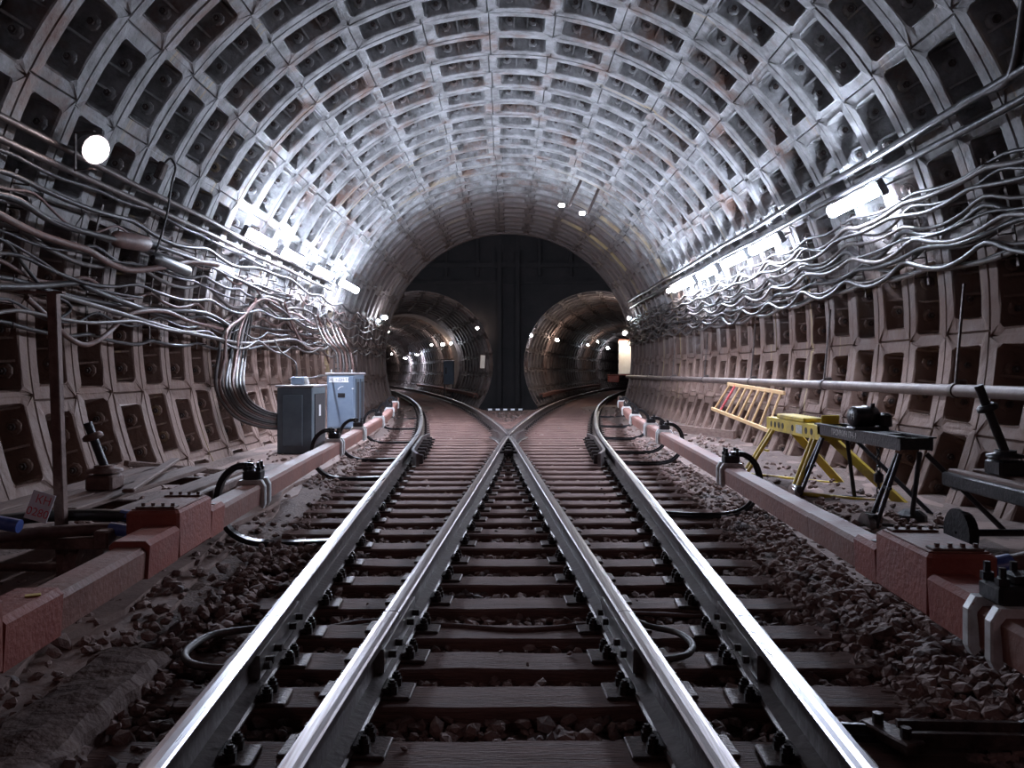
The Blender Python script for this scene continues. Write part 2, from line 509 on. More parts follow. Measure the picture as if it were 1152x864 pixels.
# end wall with two bores
ZT, RT = 1.35, 2.58
def axis_x(side, y): return -side * cL(y) + side * .62
def axfr(side):
    def fr(y):
        e = .1
        x = axis_x(side, y); dx = (axis_x(side, y + e) - axis_x(side, y - e)) / (2 * e)
        t = Vector((dx, 1, 0)).normalized()
        return Vector((x, y, 0)), Vector((t.y, -t.x, 0))
    return fr
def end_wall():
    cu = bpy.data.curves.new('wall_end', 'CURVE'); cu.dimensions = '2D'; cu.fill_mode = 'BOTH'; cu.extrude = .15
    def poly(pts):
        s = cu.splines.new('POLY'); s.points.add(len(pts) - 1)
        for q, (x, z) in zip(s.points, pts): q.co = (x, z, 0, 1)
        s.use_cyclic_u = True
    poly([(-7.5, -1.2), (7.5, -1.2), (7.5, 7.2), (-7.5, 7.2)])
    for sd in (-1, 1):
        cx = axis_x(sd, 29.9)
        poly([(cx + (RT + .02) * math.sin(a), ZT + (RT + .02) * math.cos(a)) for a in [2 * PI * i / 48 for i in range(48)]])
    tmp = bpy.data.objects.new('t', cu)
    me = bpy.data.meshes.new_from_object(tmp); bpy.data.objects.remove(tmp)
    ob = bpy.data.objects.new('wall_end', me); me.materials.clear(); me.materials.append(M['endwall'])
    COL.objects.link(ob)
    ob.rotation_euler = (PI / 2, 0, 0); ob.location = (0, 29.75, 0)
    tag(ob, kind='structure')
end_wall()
# collar ring closing the main lining, girders on the end wall
mb = MB()
n = 64
prof = [(RB - .02, 29.25), (RB + .3, 29.25), (RB + .3, 29.5), (RB - .02, 29.5)]
vs = []; fs = []
for i in range(n + 1):
    a = math.radians(-128 + 256 * i / n)
    for r, yy in prof: vs.append((r * math.sin(a), yy, ZC + r * math.cos(a)))
for i in range(n):
    for k in range(4):
        j = (k + 1) % 4
        fs.append((i * 4 + k, i * 4 + j, i * 4 + 4 + j, i * 4 + 4 + k))
mb.add(vs, fs)
tag(mb.build('trim_1', M['tube']), kind='structure')
mb = MB()
mb.box((0, 29.53, 4.85), (8.0, .16, .16)); mb.box((0, 29.53, 4.25), (8.4, .1, .1))
for x in (-2.2, -1.1, 1.1, 2.2): mb.box((x, 29.53, 5.15), (.1, .12, 1.4))
for x in (-.32, .32): mb.box((x, 29.5, 2.6), (.14, .18, 5.4))
tag(mb.build('trim_2', M['endwall']), kind='structure')

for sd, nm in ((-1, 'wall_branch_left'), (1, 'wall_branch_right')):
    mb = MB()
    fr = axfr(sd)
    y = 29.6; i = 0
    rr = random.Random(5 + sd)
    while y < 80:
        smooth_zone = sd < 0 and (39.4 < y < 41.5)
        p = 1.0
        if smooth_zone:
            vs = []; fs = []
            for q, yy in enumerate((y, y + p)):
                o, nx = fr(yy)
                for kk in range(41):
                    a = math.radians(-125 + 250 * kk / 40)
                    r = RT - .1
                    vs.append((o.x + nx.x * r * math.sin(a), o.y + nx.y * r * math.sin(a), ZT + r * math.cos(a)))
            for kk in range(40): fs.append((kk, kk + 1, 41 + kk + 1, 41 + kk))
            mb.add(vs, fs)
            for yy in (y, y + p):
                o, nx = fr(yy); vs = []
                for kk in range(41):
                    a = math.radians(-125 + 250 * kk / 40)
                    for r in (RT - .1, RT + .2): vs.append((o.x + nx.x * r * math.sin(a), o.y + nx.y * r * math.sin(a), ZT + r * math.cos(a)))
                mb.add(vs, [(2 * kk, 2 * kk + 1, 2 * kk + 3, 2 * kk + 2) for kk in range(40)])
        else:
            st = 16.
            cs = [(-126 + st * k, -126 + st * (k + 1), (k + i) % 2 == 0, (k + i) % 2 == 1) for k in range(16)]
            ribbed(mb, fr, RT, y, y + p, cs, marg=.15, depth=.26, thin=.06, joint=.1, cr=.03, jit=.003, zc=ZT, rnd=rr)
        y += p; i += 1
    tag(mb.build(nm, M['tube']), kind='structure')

# ------------------------------------------------------------------ floor
def hgt(x, y):
    ax = abs(x)
    hl = 1.62 if y < 4 else 1.62 + (min(y, 20) - 4) * .055
    z = -.27
    if ax > hl - .25:
        t = min(1, (ax - hl + .25) / .45); z = -.27 + .09 * t
    if x > 0 and ax > hl + .1: z += min(.07, (ax - hl - .1) * .08)
    if x < 0 and ax > 2.6: z += min(.05, (ax - 2.6) * .06)
    return z
mb = MB()
nx_, ny_ = 56, 96
vs = []
for j in range(ny_ + 1):
    y = -7 + (29.9 + 7) * j / ny_
    for i in range(nx_ + 1):
        x = -4.4 + 8.8 * i / nx_
        vs.append((x, y, hgt(x, y) + R_.uniform(-.012, .012)))
fs = [(j * (nx_ + 1) + i, j * (nx_ + 1) + i + 1, (j + 1) * (nx_ + 1) + i + 1, (j + 1) * (nx_ + 1) + i) for j in range(ny_) for i in range(nx_)]
mb.add(vs, fs, True)
mb.add([(-26, 29.7, -.3), (26, 29.7, -.3), (26, 85, -.3), (-26, 85, -.3)], [(0, 1, 2, 3)])
tag(mb.build('floor', M['floor']), kind='structure')

# dusty concrete strip under the left contact rail and by the walls
def strip(name, pts_in, pts_out, z, label):
    mb = MB()
    n = len(pts_in)
    vs = []
    for (a, b) in zip(pts_in, pts_out):
        vs += [(a[0], a[1], z - .12), (a[0], a[1], z), (b[0], b[1], z), (b[0], b[1], z - .12)]
    fs = []
    for i in range(n - 1):
        for k in range(3): fs.append((4 * i + k, 4 * i + 4 + k, 4 * i + 5 + k, 4 * i + 1 + k))
    mb.add(vs, fs)
    return tag(mb.build(name, M['dust']), kind='structure')
ins, outs = [], []
for i in range(30):
    y = 1.8 + i * .45
    p, t, nr = track(-1, y, 0)
    ins.append((p.x - 1.36 - .04 * y + R_.uniform(-.05, .05), y)); outs.append((p.x - 2.35, y))
strip('trim_3', ins, outs, -.165, '')
ins, outs = [], []
for i in range(40):
    y = 2.5 + i * .6
    p, t, nr = track(1, y, 0)
    ins.append((min(3.9, p.x + 1.75 + R_.uniform(-.08, .08)), y)); outs.append((4.3, y))
strip('trim_4', ins, outs, -.115, '')
ins, outs = [], []
for i in range(40):
    y = 2.5 + i * .6
    p, t, nr = track(-1, y, 0)
    ins.append((max(-3.9, p.x - 1.75 + R_.uniform(-.08, .08)), y)); outs.append((-4.3, y))
strip('trim_5', ins, outs, -.13, '')

# ------------------------------------------------------------------ rails
GA = .76 + .036
HEAD = [(-.036, -.008), (-.03, -.001), (-.012, .0015), (.012, .0015), (.03, -.001), (.036, -.008), (.036, -.012), (-.036, -.012)]
BODY = [(-.036, -.010), (.036, -.010), (.036, -.036), (.011, -.05), (.009, -.09), (.011, -.138), (.066, -.152), (.075, -.160), (.075, -.168),
        (-.075, -.168), (-.075, -.160), (-.066, -.152), (-.011, -.138), (-.009, -.09), (-.011, -.05), (-.036, -.036)]
RZ = 0.0
def rail(side, off, y0, y1, label, dull=False):
    p, _, _ = track(side, y0, off)
    root = empty('steel_rail', (p.x, p.y, -.168), label, 'rail', 'running rails')
    step = .5 if y0 > 3.8 or y1 > 10 else .6
    f = frames(side, off, y0, y1, step)
    MB().sweep(list(reversed(BODY)), f).build('rail_web', M['web'], root)
    MB().sweep(list(reversed(HEAD)), f, smooth=False).build('rail_head', M['headdull' if dull else 'head'], root)
    return root
RAILS = [(-1, -GA, 'far left running rail'), (1, -GA, 'second running rail from the left'),
         (-1, GA, 'third running rail from the left'), (1, GA, 'far right running rail')]
J = 3.765
for sd, off, nm in RAILS:
    inner = sd * off < 0
    near = nm + ', short length nearest the camera, ending at the bolted joint'
    rail(sd, off, -2.5, J - .004, near, inner)
    if inner:
        r = rail(sd, off, J + .004, 14.13, nm + ', between bolted joint and crossing', True)
        rail(sd, off, 14.42, 80, 'inner curved rail of the %s branch track beyond the crossing' % ('left' if sd < 0 else 'right'), True)
    else:
        r = rail(sd, off, J + .004, 80, nm + ', long length curving away beyond the joint')
    # fishplates straddle the joint: belong to the far rail
    for s in (-1, 1):
        fr_ = frames(sd, off + s * .027, J - .4, J + .4, .4)
        fp = MB().sweep([(-.02, -.138), (.02, -.138), (.022, -.09), (.018, -.042), (-.018, -.042)][::-1], fr_)
        ft = fp.build('fishplate', M['brightsteel'], r)
        for q in (-.3, -.15, .15, .3):
            pp, t, nr = track(sd, J + q, off + s * .045)
            b = MB().cyl(pp + Vector((0, 0, -.092)) - nr * .01, pp + Vector((0, 0, -.092)) + nr * s * .035, .016, 6, smooth=False)
            o = b.build('fishplate_bolt', M['clip'], r)

# check rails beside the outer rails, opposite the crossing
for sd, nm in ((-1, 'left'), (1, 'right')):
    off = -GA * (-sd) * -1 if False else (-GA if sd == -1 else GA)
    inn = 1 if sd == -1 else -1
    root = empty('check_rail', (track(sd, 11, off)[0].x, 11, -.168),
                 'short flared check rail inside the far %s running rail, opposite the crossing' % nm, 'check rail')
    ys = [11.0 + .25 * i for i in range(15)]
    fr2 = []
    for y in ys:
        fl = .10 + (.11 * max(0, 1 - (y - 11) / .7) ** 1.5) + (.11 * max(0, 1 - (14.5 - y) / .7) ** 1.5)
        p, t, nr = track(sd, y, off + inn * fl)
        fr2.append((p + Vector((0, 0, .012)), nr, Vector((0, 0, 1))))
    MB().sweep([(-.02, -.15), (-.02, 0), (.02, 0), (.02, -.15)][::-1] if False else [(-.02, 0), (.02, 0), (.02, -.17), (-.02, -.17)][::-1], fr2).build('rail_web', M['web'], root)
    fr3 = [(o + Vector((0, 0, .002)), a, b) for o, a, b in fr2]
    MB().sweep([(-.018, 0.002), (.018, .002), (.018, -.006), (-.018, -.006)][::-1], fr3).build('rail_head', M['head'], root)
    for y in [11.3 + .5 * i for i in range(7)]:
        p, t, nr = track(sd, y, off + inn * .2)
        b = MB().box(p + Vector((0, 0, -.09)), (.14, .05, .13), Matrix((nr, t, Vector((0, 0, 1)))).transposed(), .01)
        b.cyl(p + Vector((0, 0, -.07)) - nr * .1, p + Vector((0, 0, -.07)) + nr * .12, .015, 6)
        b.build('chair_block', M['clip'], root)

# crossing nose, wing rails
root = empty('rail_crossing', (0, 14.2, -.168), 'dark V-shaped rail crossing where the two inner rails meet', 'rail crossing')
for s in (-1, 1):
    pts = [(s * .42, 12.75), (s * .13, 13.4), (s * .085, 14.0), (s * .10, 14.6), (s * .17, 15.3), (s * .27, 15.9)]
    pts = [(s * .10, 13.3), (s * .082, 13.9), (s * .10, 14.5), (s * .16, 15.2), (s * .30, 15.9)]
    f2 = []
    for i, (x, y) in enumerate(pts):
        a = pts[max(0, i - 1)]; b = pts[min(len(pts) - 1, i + 1)]
        t = Vector((b[0] - a[0], b[1] - a[1], 0)).normalized()
        f2.append((Vector((x, y, -.002)), Vector((t.y, -t.x, 0)), Vector((0, 0, 1))))
    MB().sweep(list(reversed(BODY)), f2).build('wing_rail', M['web'], root)
nose = MB()
nose.add([(-.02, 14.25, -.004), (.02, 14.25, -.004), (.10, 15.9, 0), (-.10, 15.9, 0), (-.04, 14.2, -.16), (.04, 14.2, -.16), (.12, 15.9, -.16), (-.12, 15.9, -.16)],
         [(0, 1, 2, 3), (0, 4, 5, 1), (1, 5, 6, 2), (3, 2, 6, 7), (0, 3, 7, 4)])
nose.build('crossing_nose', M['web'], root)
for y in (12.2, 12.7, 13.2, 13.7):
    w = .0487 * (14.2 - y)
    b = MB().box((0, y, -.1), (max(.08, 2 * w - .06), .1, .1), None, .012)
    b.cyl((-w - .09, y, -.09), (w + .09, y, -.09), .018, 6)
    b.build('spacer_block', M['clip'], root)

# ------------------------------------------------------------------ sleepers with baseplates
ORD = ['first', 'second', 'third', 'fourth', 'fifth', 'sixth', 'seventh', 'eighth', 'ninth', 'tenth', 'eleventh', 'twelfth',
       'thirteenth', 'fourteenth', 'fifteenth', 'sixteenth', 'seventeenth', 'eighteenth', 'nineteenth', 'twentieth']
ys = [-1.6, -1.1, -.6, -.1, .4, .9, 1.4, 1.85, 2.3, 2.78, 3.28, 3.69, 4.10, 4.6, 5.1, 5.58, 6.13, 6.65]
while ys[-1] < 21: ys.append(ys[-1] + .5)
def sleeper_mesh(hl, seed):
    r = random.Random(seed)
    mb = MB()
    n = 18; w = .115 ; pr = [(-w, -.2), (-w, -.012), (-w + .012, 0), (0, .002), (w - .012, 0), (w, -.012), (w, -.2)]
    fr = []
    for i in range(n + 1):
        x = -hl + 2 * hl * i / n
        jx = r.uniform(-.006, .006)
        fr.append((Vector((x, jx, r.uniform(-.003, .003))), Vector((0, 1, 0)), Vector((0, 0, 1))))
    mb.sweep(pr, fr, closed=True)
    return mb
plate_me = None
def plate_proto():
    mb = MB().box((0, 0, .008), (.36, .16, .016), None, .004)
    return mb
def clip_proto(s):
    mb = MB()
    if 1:
        for yy in (-.045, .045):
            c = Vector((s * .105, yy, .016))
            mb.cyl(c, c + Vector((0, 0, .03)), .024, 6, smooth=False)
            mb.cyl(c, c + Vector((0, 0, .055)), .011, 6)
            mb.cyl(c + Vector((0, 0, .03)), c + Vector((0, 0, .046)), .018, 6, smooth=False)
        mb.box((s * .088, 0, .03), (.05, .13, .022), None, .006)
    return mb
PLATE = CLIP = None
def put_plate(root, p, t, zt):
    global PLATE, CLIP
    rz = math.atan2(t.y, t.x) - PI / 2
    if PLATE is None:
        pl = relpart(plate_proto(), 'baseplate', M['plate'], root)
        CLIP = [relpart(clip_proto(q), 'rail_clip', M['clip'], pl).data for q in (-1, 1)]
        PLATE = pl.data
    else:
        pl = bpy.data.objects.new('baseplate', PLATE); COL.objects.link(pl); pl.parent = root
        for q in CLIP:
            cl = bpy.data.objects.new('rail_clip', q); COL.objects.link(cl); cl.parent = pl
    loc = Vector((p.x, p.y, zt)) - Vector(root.location)
    c, s = math.cos(-root.rotation_euler.z), math.sin(-root.rotation_euler.z)
    pl.location = (loc.x * c - loc.y * s, loc.x * s + loc.y * c, loc.z)
    pl.rotation_euler.z = rz - root.rotation_euler.z
ZS = -.186
vis = 0
for i, y in enumerate(ys):
    hl = 1.6 if y < 4.5 else min(2.7, 1.6 + (y - 4.5) * .075)
    hl += R_.uniform(-.05, .05)
    if y >= 2.2:
        vis += 1
    if y < 2.2:
        lab, grp = 'timber sleeper under the camera, below the bottom edge of the photo', 'sleepers under the camera'
        if y < 1.2: continue
    elif vis <= 20:
        lab, grp = 'dusty brown timber sleeper, %s across the tracks counted from the bottom edge' % ORD[vis - 1], 'timber sleepers under the running rails'
    else:
        lab, grp = 'long dark sleeper under the four rails close before or behind the crossing', 'timber sleepers under the running rails'
    root = empty('railway_sleeper', (R_.uniform(-.05, .05), y, ZS), lab, 'sleeper', grp)
    root.rotation_euler.z = R_.uniform(-.006, .006)
    relpart(sleeper_mesh(hl, i), 'timber', M['sleeper'], root)
    done = []
    for sd, off, nm in RAILS:
        p, t, nr = track(sd, y, off)
        if any((p - q).length < .2 for q in done): continue
        done.append(p); put_plate(root, p, t, ZS)
for sd in (-1, 1):
    y = ys[-1] + .55; k = 0
    base = None
    while y < 56:
        p, t, nr = track(sd, y, 0)
        root = empty('railway_sleeper', (p.x, p.y, ZS), 'dark sleeper of the %s branch track, beyond the crossing' % ('left' if sd < 0 else 'right'), 'sleeper',
                     'sleepers of the %s branch track' % ('left' if sd < 0 else 'right'))
        root.rotation_euler.z = math.atan2(t.y, t.x) - PI / 2
        if base is None:
            o = relpart(sleeper_mesh(1.35, 77), 'timber', M['sleeper'], root); base = o.data
        else:
            o = bpy.data.objects.new('timber', base); COL.objects.link(o); o.parent = root
        if y < 32:
            for off in (-GA, GA):
                p2, t2, n2 = track(sd, y, off); put_plate(root, p2, t2, ZS)
        y += .6; k += 1

# ------------------------------------------------------------------ ballast
def rock_template(r):
    t = (1 + 5 ** .5) / 2
    v = [(-1, t, 0), (1, t, 0), (-1, -t, 0), (1, -t, 0), (0, -1, t), (0, 1, t), (0, -1, -t), (0, 1, -t), (t, 0, -1), (t, 0, 1), (-t, 0, -1), (-t, 0, 1)]
    v = [Vector(p).normalized() * r.uniform(.7, 1.2) for p in v]
    f = [(0, 11, 5), (0, 5, 1), (0, 1, 7), (0, 7, 10), (0, 10, 11), (1, 5, 9), (5, 11, 4), (11, 10, 2), (10, 7, 6), (7, 1, 8),
         (3, 9, 4), (3, 4, 2), (3, 2, 6), (3, 6, 8), (3, 8, 9), (4, 9, 5), (2, 4, 11), (6, 2, 10), (8, 6, 7), (9, 8, 1)]
    s = Vector((r.uniform(.8, 1.3), r.uniform(.7, 1.1), r.uniform(.5, .85)))
    return [Vector((p.x * s.x, p.y * s.y, p.z * s.z)) for p in v], f
rk = random.Random(99)
TPL = [rock_template(rk) for _ in range(14)]
def rock(mb, c, size, r):
    v, f = r.choice(TPL)
    q = Matrix.Rotation(r.uniform(0, 6.28), 3, 'Z') @ Matrix.Rotation(r.uniform(-.6, .6), 3, 'X') @ Matrix.Rotation(r.uniform(-.6, .6), 3, 'Y')
    mb.add([q @ p * size + c for p in v], f)
def in_sleeper(x, y, m=.1):
    for yy in ys:
        if abs(y - yy) < m:
            hl = 1.6 if yy < 4.5 else min(2.7, 1.6 + (yy - 4.5) * .075)
            return abs(x) < hl
    return False
bal = MB()
def scatter(n, x0, x1, y0, y1, smin, smax, dens=None):
    for _ in range(n):
        x = rk.uniform(x0, x1); y = y0 + (y1 - y0) * rk.random() ** 1.25
        if dens and rk.random() > dens(x, y): continue
        s = rk.uniform(smin, smax)
        if in_sleeper(x, y): 
            if rk.random() > .012 and abs(x) < 1.45: continue
            if abs(x) < 1.45: z = ZS + .01; s *= .4
            else: z = hgt(x, y) + .03
        else: z = hgt(x, y) + rk.uniform(-.005, .045)
        rock(bal, Vector((x, y, z)), s, rk)
def dl(x, y):
    L1 = -cL(y) * -1 - GA
    if x < L1 - .35 - .03 * y and x > -2.45 and y < 9: return .10
    if x < -2.4: return .2
    if x > 2.45: return .16
    return 1
scatter(15000, -3.0, 3.2, 1.9, 7.5, .018, .04, dl)
scatter(9000, -3.6, 3.6, 6.5, 15, .022, .042, dl)
scatter(3500, -3.7, 3.7, 14, 28, .03, .06, dl)
scatter(2600, 1.15, 2.6, 2.2, 5.5, .025, .05)
for _ in range(1400):
    x = rk.uniform(-2.2, -1.0); y = rk.uniform(2.2, 6)
    if x < -1.5 - .05 * (y - 2): 
        if rk.random() < .75: continue
    rock(bal, Vector((x, y, -.16 + .03 * rk.random() - (.06 if x > -1.35 else 0))), rk.uniform(.02, .045), rk)
tag(bal.build('ballast_gravel', M['stone']), 'crushed brown stone ballast between and beside the sleepers', 'ballast', kind='stuff')
# loose larger stones
loose = [(-1.62, 3.55, .06, 'angular loose stone on the dusty strip, nearest the left contact rail'),
         (-1.52, 3.95, .05, 'dark loose stone at the edge of the dusty strip, left of the ballast'),
         (-1.6, 4.4, .055, 'blocky loose stone on the dusty strip below the red cover box'),
         (2.1, 3.05, .07, 'big flat stone beside the right contact rail near the white clamp'),
         (1.75, 3.9, .07, 'pale flat stone left of the red cover box on the right')]
for x, y, s, lab in loose:
    mb = MB(); rock(mb, Vector((x, y, hgt(x, y) + .06)), s, rk)
    tag(mb.build('loose_stone', M['rock'], origin=(x, y, hgt(x, y))), lab, 'stone', 'loose big stones')
# broken concrete beam lying bottom left
mb = MB()
r = random.Random(3)
n = 14
fr = []
for i in range(n + 1):
    y = 2.35 + 1.15 * i / n
    cx = -1.50 - .05 * (y - 2.4) + r.uniform(-.012, .012)
    fr.append((Vector((cx, y, 0)), Vector((1, 0, 0)), Vector((0, 0, 1))))
vs = []; fs = []
for o, a, b in fr:
    for (x, z) in ((-.17, -.24), (-.16, -.02), (-.12, .0), (0, .005), (.10, -.005), (.13, -.04), (.15, -.24)):
        vs.append(o + Vector((x + r.uniform(-.012, .012), r.uniform(-.02, .02), z - .07 + r.uniform(-.012, .012))))
m7 = 7
for i in range(n):
    for k in range(m7 - 1): fs.append((i * m7 + k, i * m7 + k + 1, i * m7 + m7 + k + 1, i * m7 + m7 + k))
fs.append(tuple(range(m7))[::-1]); fs.append(tuple(n * m7 + k for k in range(m7)))
mb.add(vs, fs)
tag(mb.build('concrete_block', M['rock'], origin=(-1.5, 2.9, -.3)), 'rough broken concrete block lying under the left contact rail, bottom left corner', 'concrete block')

#PROPS_BEGIN

# ------------------------------------------------------------------ contact rails with wooden-box covers
TR = 1.49
def tpt(side, y, o=0., z=0.):
    """point o metres outward from the contact rail's centre line"""
    p, t, nr = track(side, y, side * (TR + o))
    return p + Vector((0, 0, z)), t, nr
COVP = [(-.07, .13), (-.078, .25), (-.06, .272), (.06, .272), (.078, .25), (.07, .13), (.055, .13), (.055, .24), (-.055, .24), (-.055, .13)]
def cov_frames(side, y0, y1, step=.6, off=TR, z=0):
    return frames(side, side * off, y0, y1, step, z)
def contact_rail(side, y0, y1, label, off=TR, seg=2.35, first=0.):
    p, _, _ = track(side, y0, side * off)
    root = empty('contact_rail', (p.x, p.y, 0), label, 'contact rail', 'covered contact rails')
    y = y0; k = 0
    while y < y1:
        e = min(y1, y + (first if (k == 0 and first) else seg))
        rr = R_.uniform(-.004, .004)
        MB().sweep(list(reversed(COVP)), cov_frames(side, y + .004, e - .004, .5, off, rr)).build('cover', M['cover'], root)
        y = e; k += 1
    MB().sweep([(-.03, .15), (-.03, .22), (.03, .22), (.03, .15), (.02, .135), (-.02, .135)], cov_frames(side, y0, y1, .6, off)).build('conductor_bar', M['underrail'], root)
    return root
contact_rail(-1, -1.5, 26.5, 'long red-brown covered contact rail left of the tracks', first=5.45)
contact_rail(1, -1.5, 28.0, 'long red-brown covered contact rail right of the tracks', first=6.4)
contact_rail(1, 31, 55, 'distant contact rail on the inner side of the right branch tunnel', off=-TR)
contact_rail(-1, 31, 55, 'distant contact rail on the inner side of the left branch tunnel', off=-TR)

def cover_box(side, y0, y1, label, ya, yb, sticker=None):
    c, t, nr = tpt(side, (y0 + y1) / 2)
    root = empty('cover_box', (c.x, c.y, 0), label, 'box')
    m = Matrix((nr, t, Vector((0, 0, 1)))).transposed()
    body = MB()
    ctr, _, _ = tpt(side, (y0 + y1) / 2, .045, .25)
    body.box(ctr, (.27, y1 - y0, .25), m, .014)
    body.build('housing', M['coverred'], root)
    lid = MB(); lc, _, _ = tpt(side, (y0 + y1) / 2, .045, .378)
    lid.box(lc, (.235, y1 - y0 - .06, .008), m, .003)
    lid.build('lid', M['cover'], root)
    for yy in (y0 + .07, y1 - .07):
        st = MB(); sc, tt, n2 = tpt(side, yy, .045, .387)
        st.box(sc, (.2, .07, .01), m, .003)
        for q in (-.07, -.02, .03, .08):
            st.cyl(sc + n2 * q, sc + n2 * q + Vector((0, 0, .02)), .01, 6, smooth=False)
        st.build('strap', M['rust'], root)
    for (a, b) in ((ya, y0), (y1, yb)):
        if b - a < .05: continue
        pr = [(x * 1.2, .125 if z < .14 else z + .03) for x, z in ((-.07, .13), (-.078, .25), (-.06, .272), (.06, .272), (.078, .25), (.07, .13))]
        MB().sweep(list(reversed(pr)), cov_frames(side, a, b, .3)).build('sleeve', M['coverred'], root)
    return root
cover_box(-1, 4.35, 4.9, 'red-brown box with a flat lid on the left contact rail, beside the cart', 3.95, 5.15)
cover_box(-1, 2.1, 2.74, 'bright red box on the left contact rail at the photo\'s left edge', 1.9, 3.12)
cover_box(1, 3.33, 3.86, 'red box with dusty lid on the right contact rail, with hoses behind', 2.98, 4.12)
def tagplate(side, y, m_, lab):
    p, t, nr = tpt(side, y, -.045, .306)
    mb = MB().box(p, (.05, .03, .004), Matrix.Rotation(.5, 3, 'Z'), .001)
    tag(mb.build('small_plate', m_, origin=p), lab, 'plate')
tagplate(-1, 3.0, M['yellow'], 'small yellow plate on the sleeve beside the bright red box')
tagplate(1, 3.95, M['paper'], 'small white scrap lying on the sleeve behind the right red box')
tagplate(-1, 5.02, M['paper'], 'small pale scrap on the sleeve behind the left red-brown box')

ARMPTS = [(-.62, -.155), (-.3, -.165), (-.05, -.16), (.1, -.12), (.2, -.03), (.25, .1), (.245, .22), (.2, .32), (.11, .385), (0, .385)]
def smooth(pts, n=5, closed=False):
    pts = [Vector(p) for p in pts]
    out = []
    for i in range(len(pts) - 1):
        p0 = pts[max(0, i - 1)]; p1 = pts[i]; p2 = pts[i + 1]; p3 = pts[min(len(pts) - 1, i + 2)]
        for k in range(n):
            t = k / n
            out.append(.5 * ((2 * p1) + (p2 - p0) * t + (2 * p0 - 5 * p1 + 4 * p2 - p3) * t * t + (3 * p1 - p0 - 3 * p2 + p3) * t ** 3))
    out.append(pts[-1])
    return out
def rail_bracket(side, y, label, big=False):
    c, t, nr = tpt(side, y)
    root = empty('rail_bracket', (c.x, c.y, -.17), label, 'bracket', 'contact rail brackets')
    out = nr * side
    pts = smooth([c + out * o + Vector((0, 0, z)) for o, z in ARMPTS], 3)
    arm = MB(); hw = .042
    fr = []
    for i, p in enumerate(pts):
        a = pts[max(0, i - 1)]; b = pts[min(len(pts) - 1, i + 1)]
        tt = (b - a).normalized(); n2 = tt.cross(t).normalized()
        fr.append((p, t, n2))
    arm.sweep([(-hw, -.012), (-hw, .012), (-.008, .012), (-.008, .035), (.008, .035), (.008, .012), (hw, .012), (hw, -.012)], fr)
    arm.build('arm', M['black'], root)
    blk = MB(); m = Matrix((nr, t, Vector((0, 0, 1)))).transposed()
    blk.box(c + Vector((0, 0, .335)), (.13, .15, .07), m, .012)
    for s in (-1, 1):
        for q in (-1, 1):
            b0 = c + nr * (.045 * s) + t * (.05 * q)
            blk.cyl(b0 + Vector((0, 0, .355)), b0 + Vector((0, 0, .43)), .012, 6, smooth=False)
            blk.cyl(b0 + Vector((0, 0, .37)), b0 + Vector((0, 0, .395)), .022, 6, smooth=False)
    blk.build('clamp_block', M['black'], root)
    for q in (-.075, .075):
        pr = [(-.086, .10), (-.10, .13), (-.10, .26), (-.075, .305), (.075, .305), (.10, .26), (.10, .13), (.086, .10), (.066, .12), (.079, .245), (.06, .274), (-.06, .274), (-.079, .245), (-.066, .12)]
        f = [(c + t * (q + d), nr * k, Vector((0, 0, 1))) for d, k in ((-.026, 1.0), (-.018, 1.07), (.018, 1.07), (.026, 1.))]
        MB().sweep(list(reversed(pr)), f).build('white_insulator', M['white'], root)
    return root
nms = ['nearest', 'second', 'third', 'fourth', 'fifth', 'sixth', 'farthest']
for sd, lst in ((-1, (6.2, 9.9, 12.0, 14.9, 18.5, 22.5)), (1, (2.93, 7.3, 11.4, 12.9, 15.6, 19.0, 23.0))):
    for i, y in enumerate(lst):
        rail_bracket(sd, y, '%s black curved bracket with white clamp on the %s contact rail, counted from the camera' % (
            nms[i] if i < len(lst) - 1 else 'farthest', 'left' if sd < 0 else 'right'))

# ------------------------------------------------------------------ pipes, conduits, cables
def tube_obj(name, pts, r, m_, label, cat, group=None, n=8, smooth_n=4, radii=None):
    q = smooth(pts, smooth_n) if smooth_n else [Vector(p) for p in pts]
    mb = MB().tube(q, r, n)
    return tag(mb.build(name, m_, origin=q[0]), label, cat, group)
def lining_pt(side, y, z, off=.06):
    r = RB - off
    x = math.sqrt(max(.01, r * r - (z - ZC) ** 2))
    return Vector((side * x, y, z))
# water pipe on the right
root = empty('water_pipe', (4.12, 10, .92), 'long grey-brown water pipe running along the right wall behind the ladder', 'pipe')
mb = MB().tube([(4.12, y, .915) for y in (-3, 5, 12, 20, 29)], .058, 14); mb.build('pipe', M['pipe'], root)
for y in (4.6, 7.7, 10.9, 14.2, 17.6, 21, 24.5):
    b = MB().cyl((4.12, y - .03, .915), (4.12, y + .03, .915), .07, 14)
    b.beam((4.12, y, .98), (4.2, y, 1.9), .02, .02); b.box((4.17, y, .99), (.1, .05, .05), None, .01)
    b.build('pipe_hanger', M['bracket'], root)
for sd, nm in ((-1, 'left'), (1, 'right')):
    for i, (z, off, r) in enumerate(((3.08, .12, .032), (2.93, .13, .034)) if sd < 0 else ((3.35, .12, .04), (3.17, .13, .036))):
        y1 = 20.5 if sd < 0 else 28
        pts = [lining_pt(sd, y, z + .012 * math.sin(y * 1.3 + i), off) for y in [-3 + 2.0 * k for k in range(int((y1 + 3) / 2) + 1)]]
        tube_obj('conduit_pipe', pts, r, M['conduit'] if sd < 0 else M['black'], '%s of two straight steel conduits running along the %s wall %s the lamps' % (('upper', 'lower')[i], nm, 'below' if sd < 0 else 'above'), 'conduit', 'straight conduits on the walls', 8, 0)

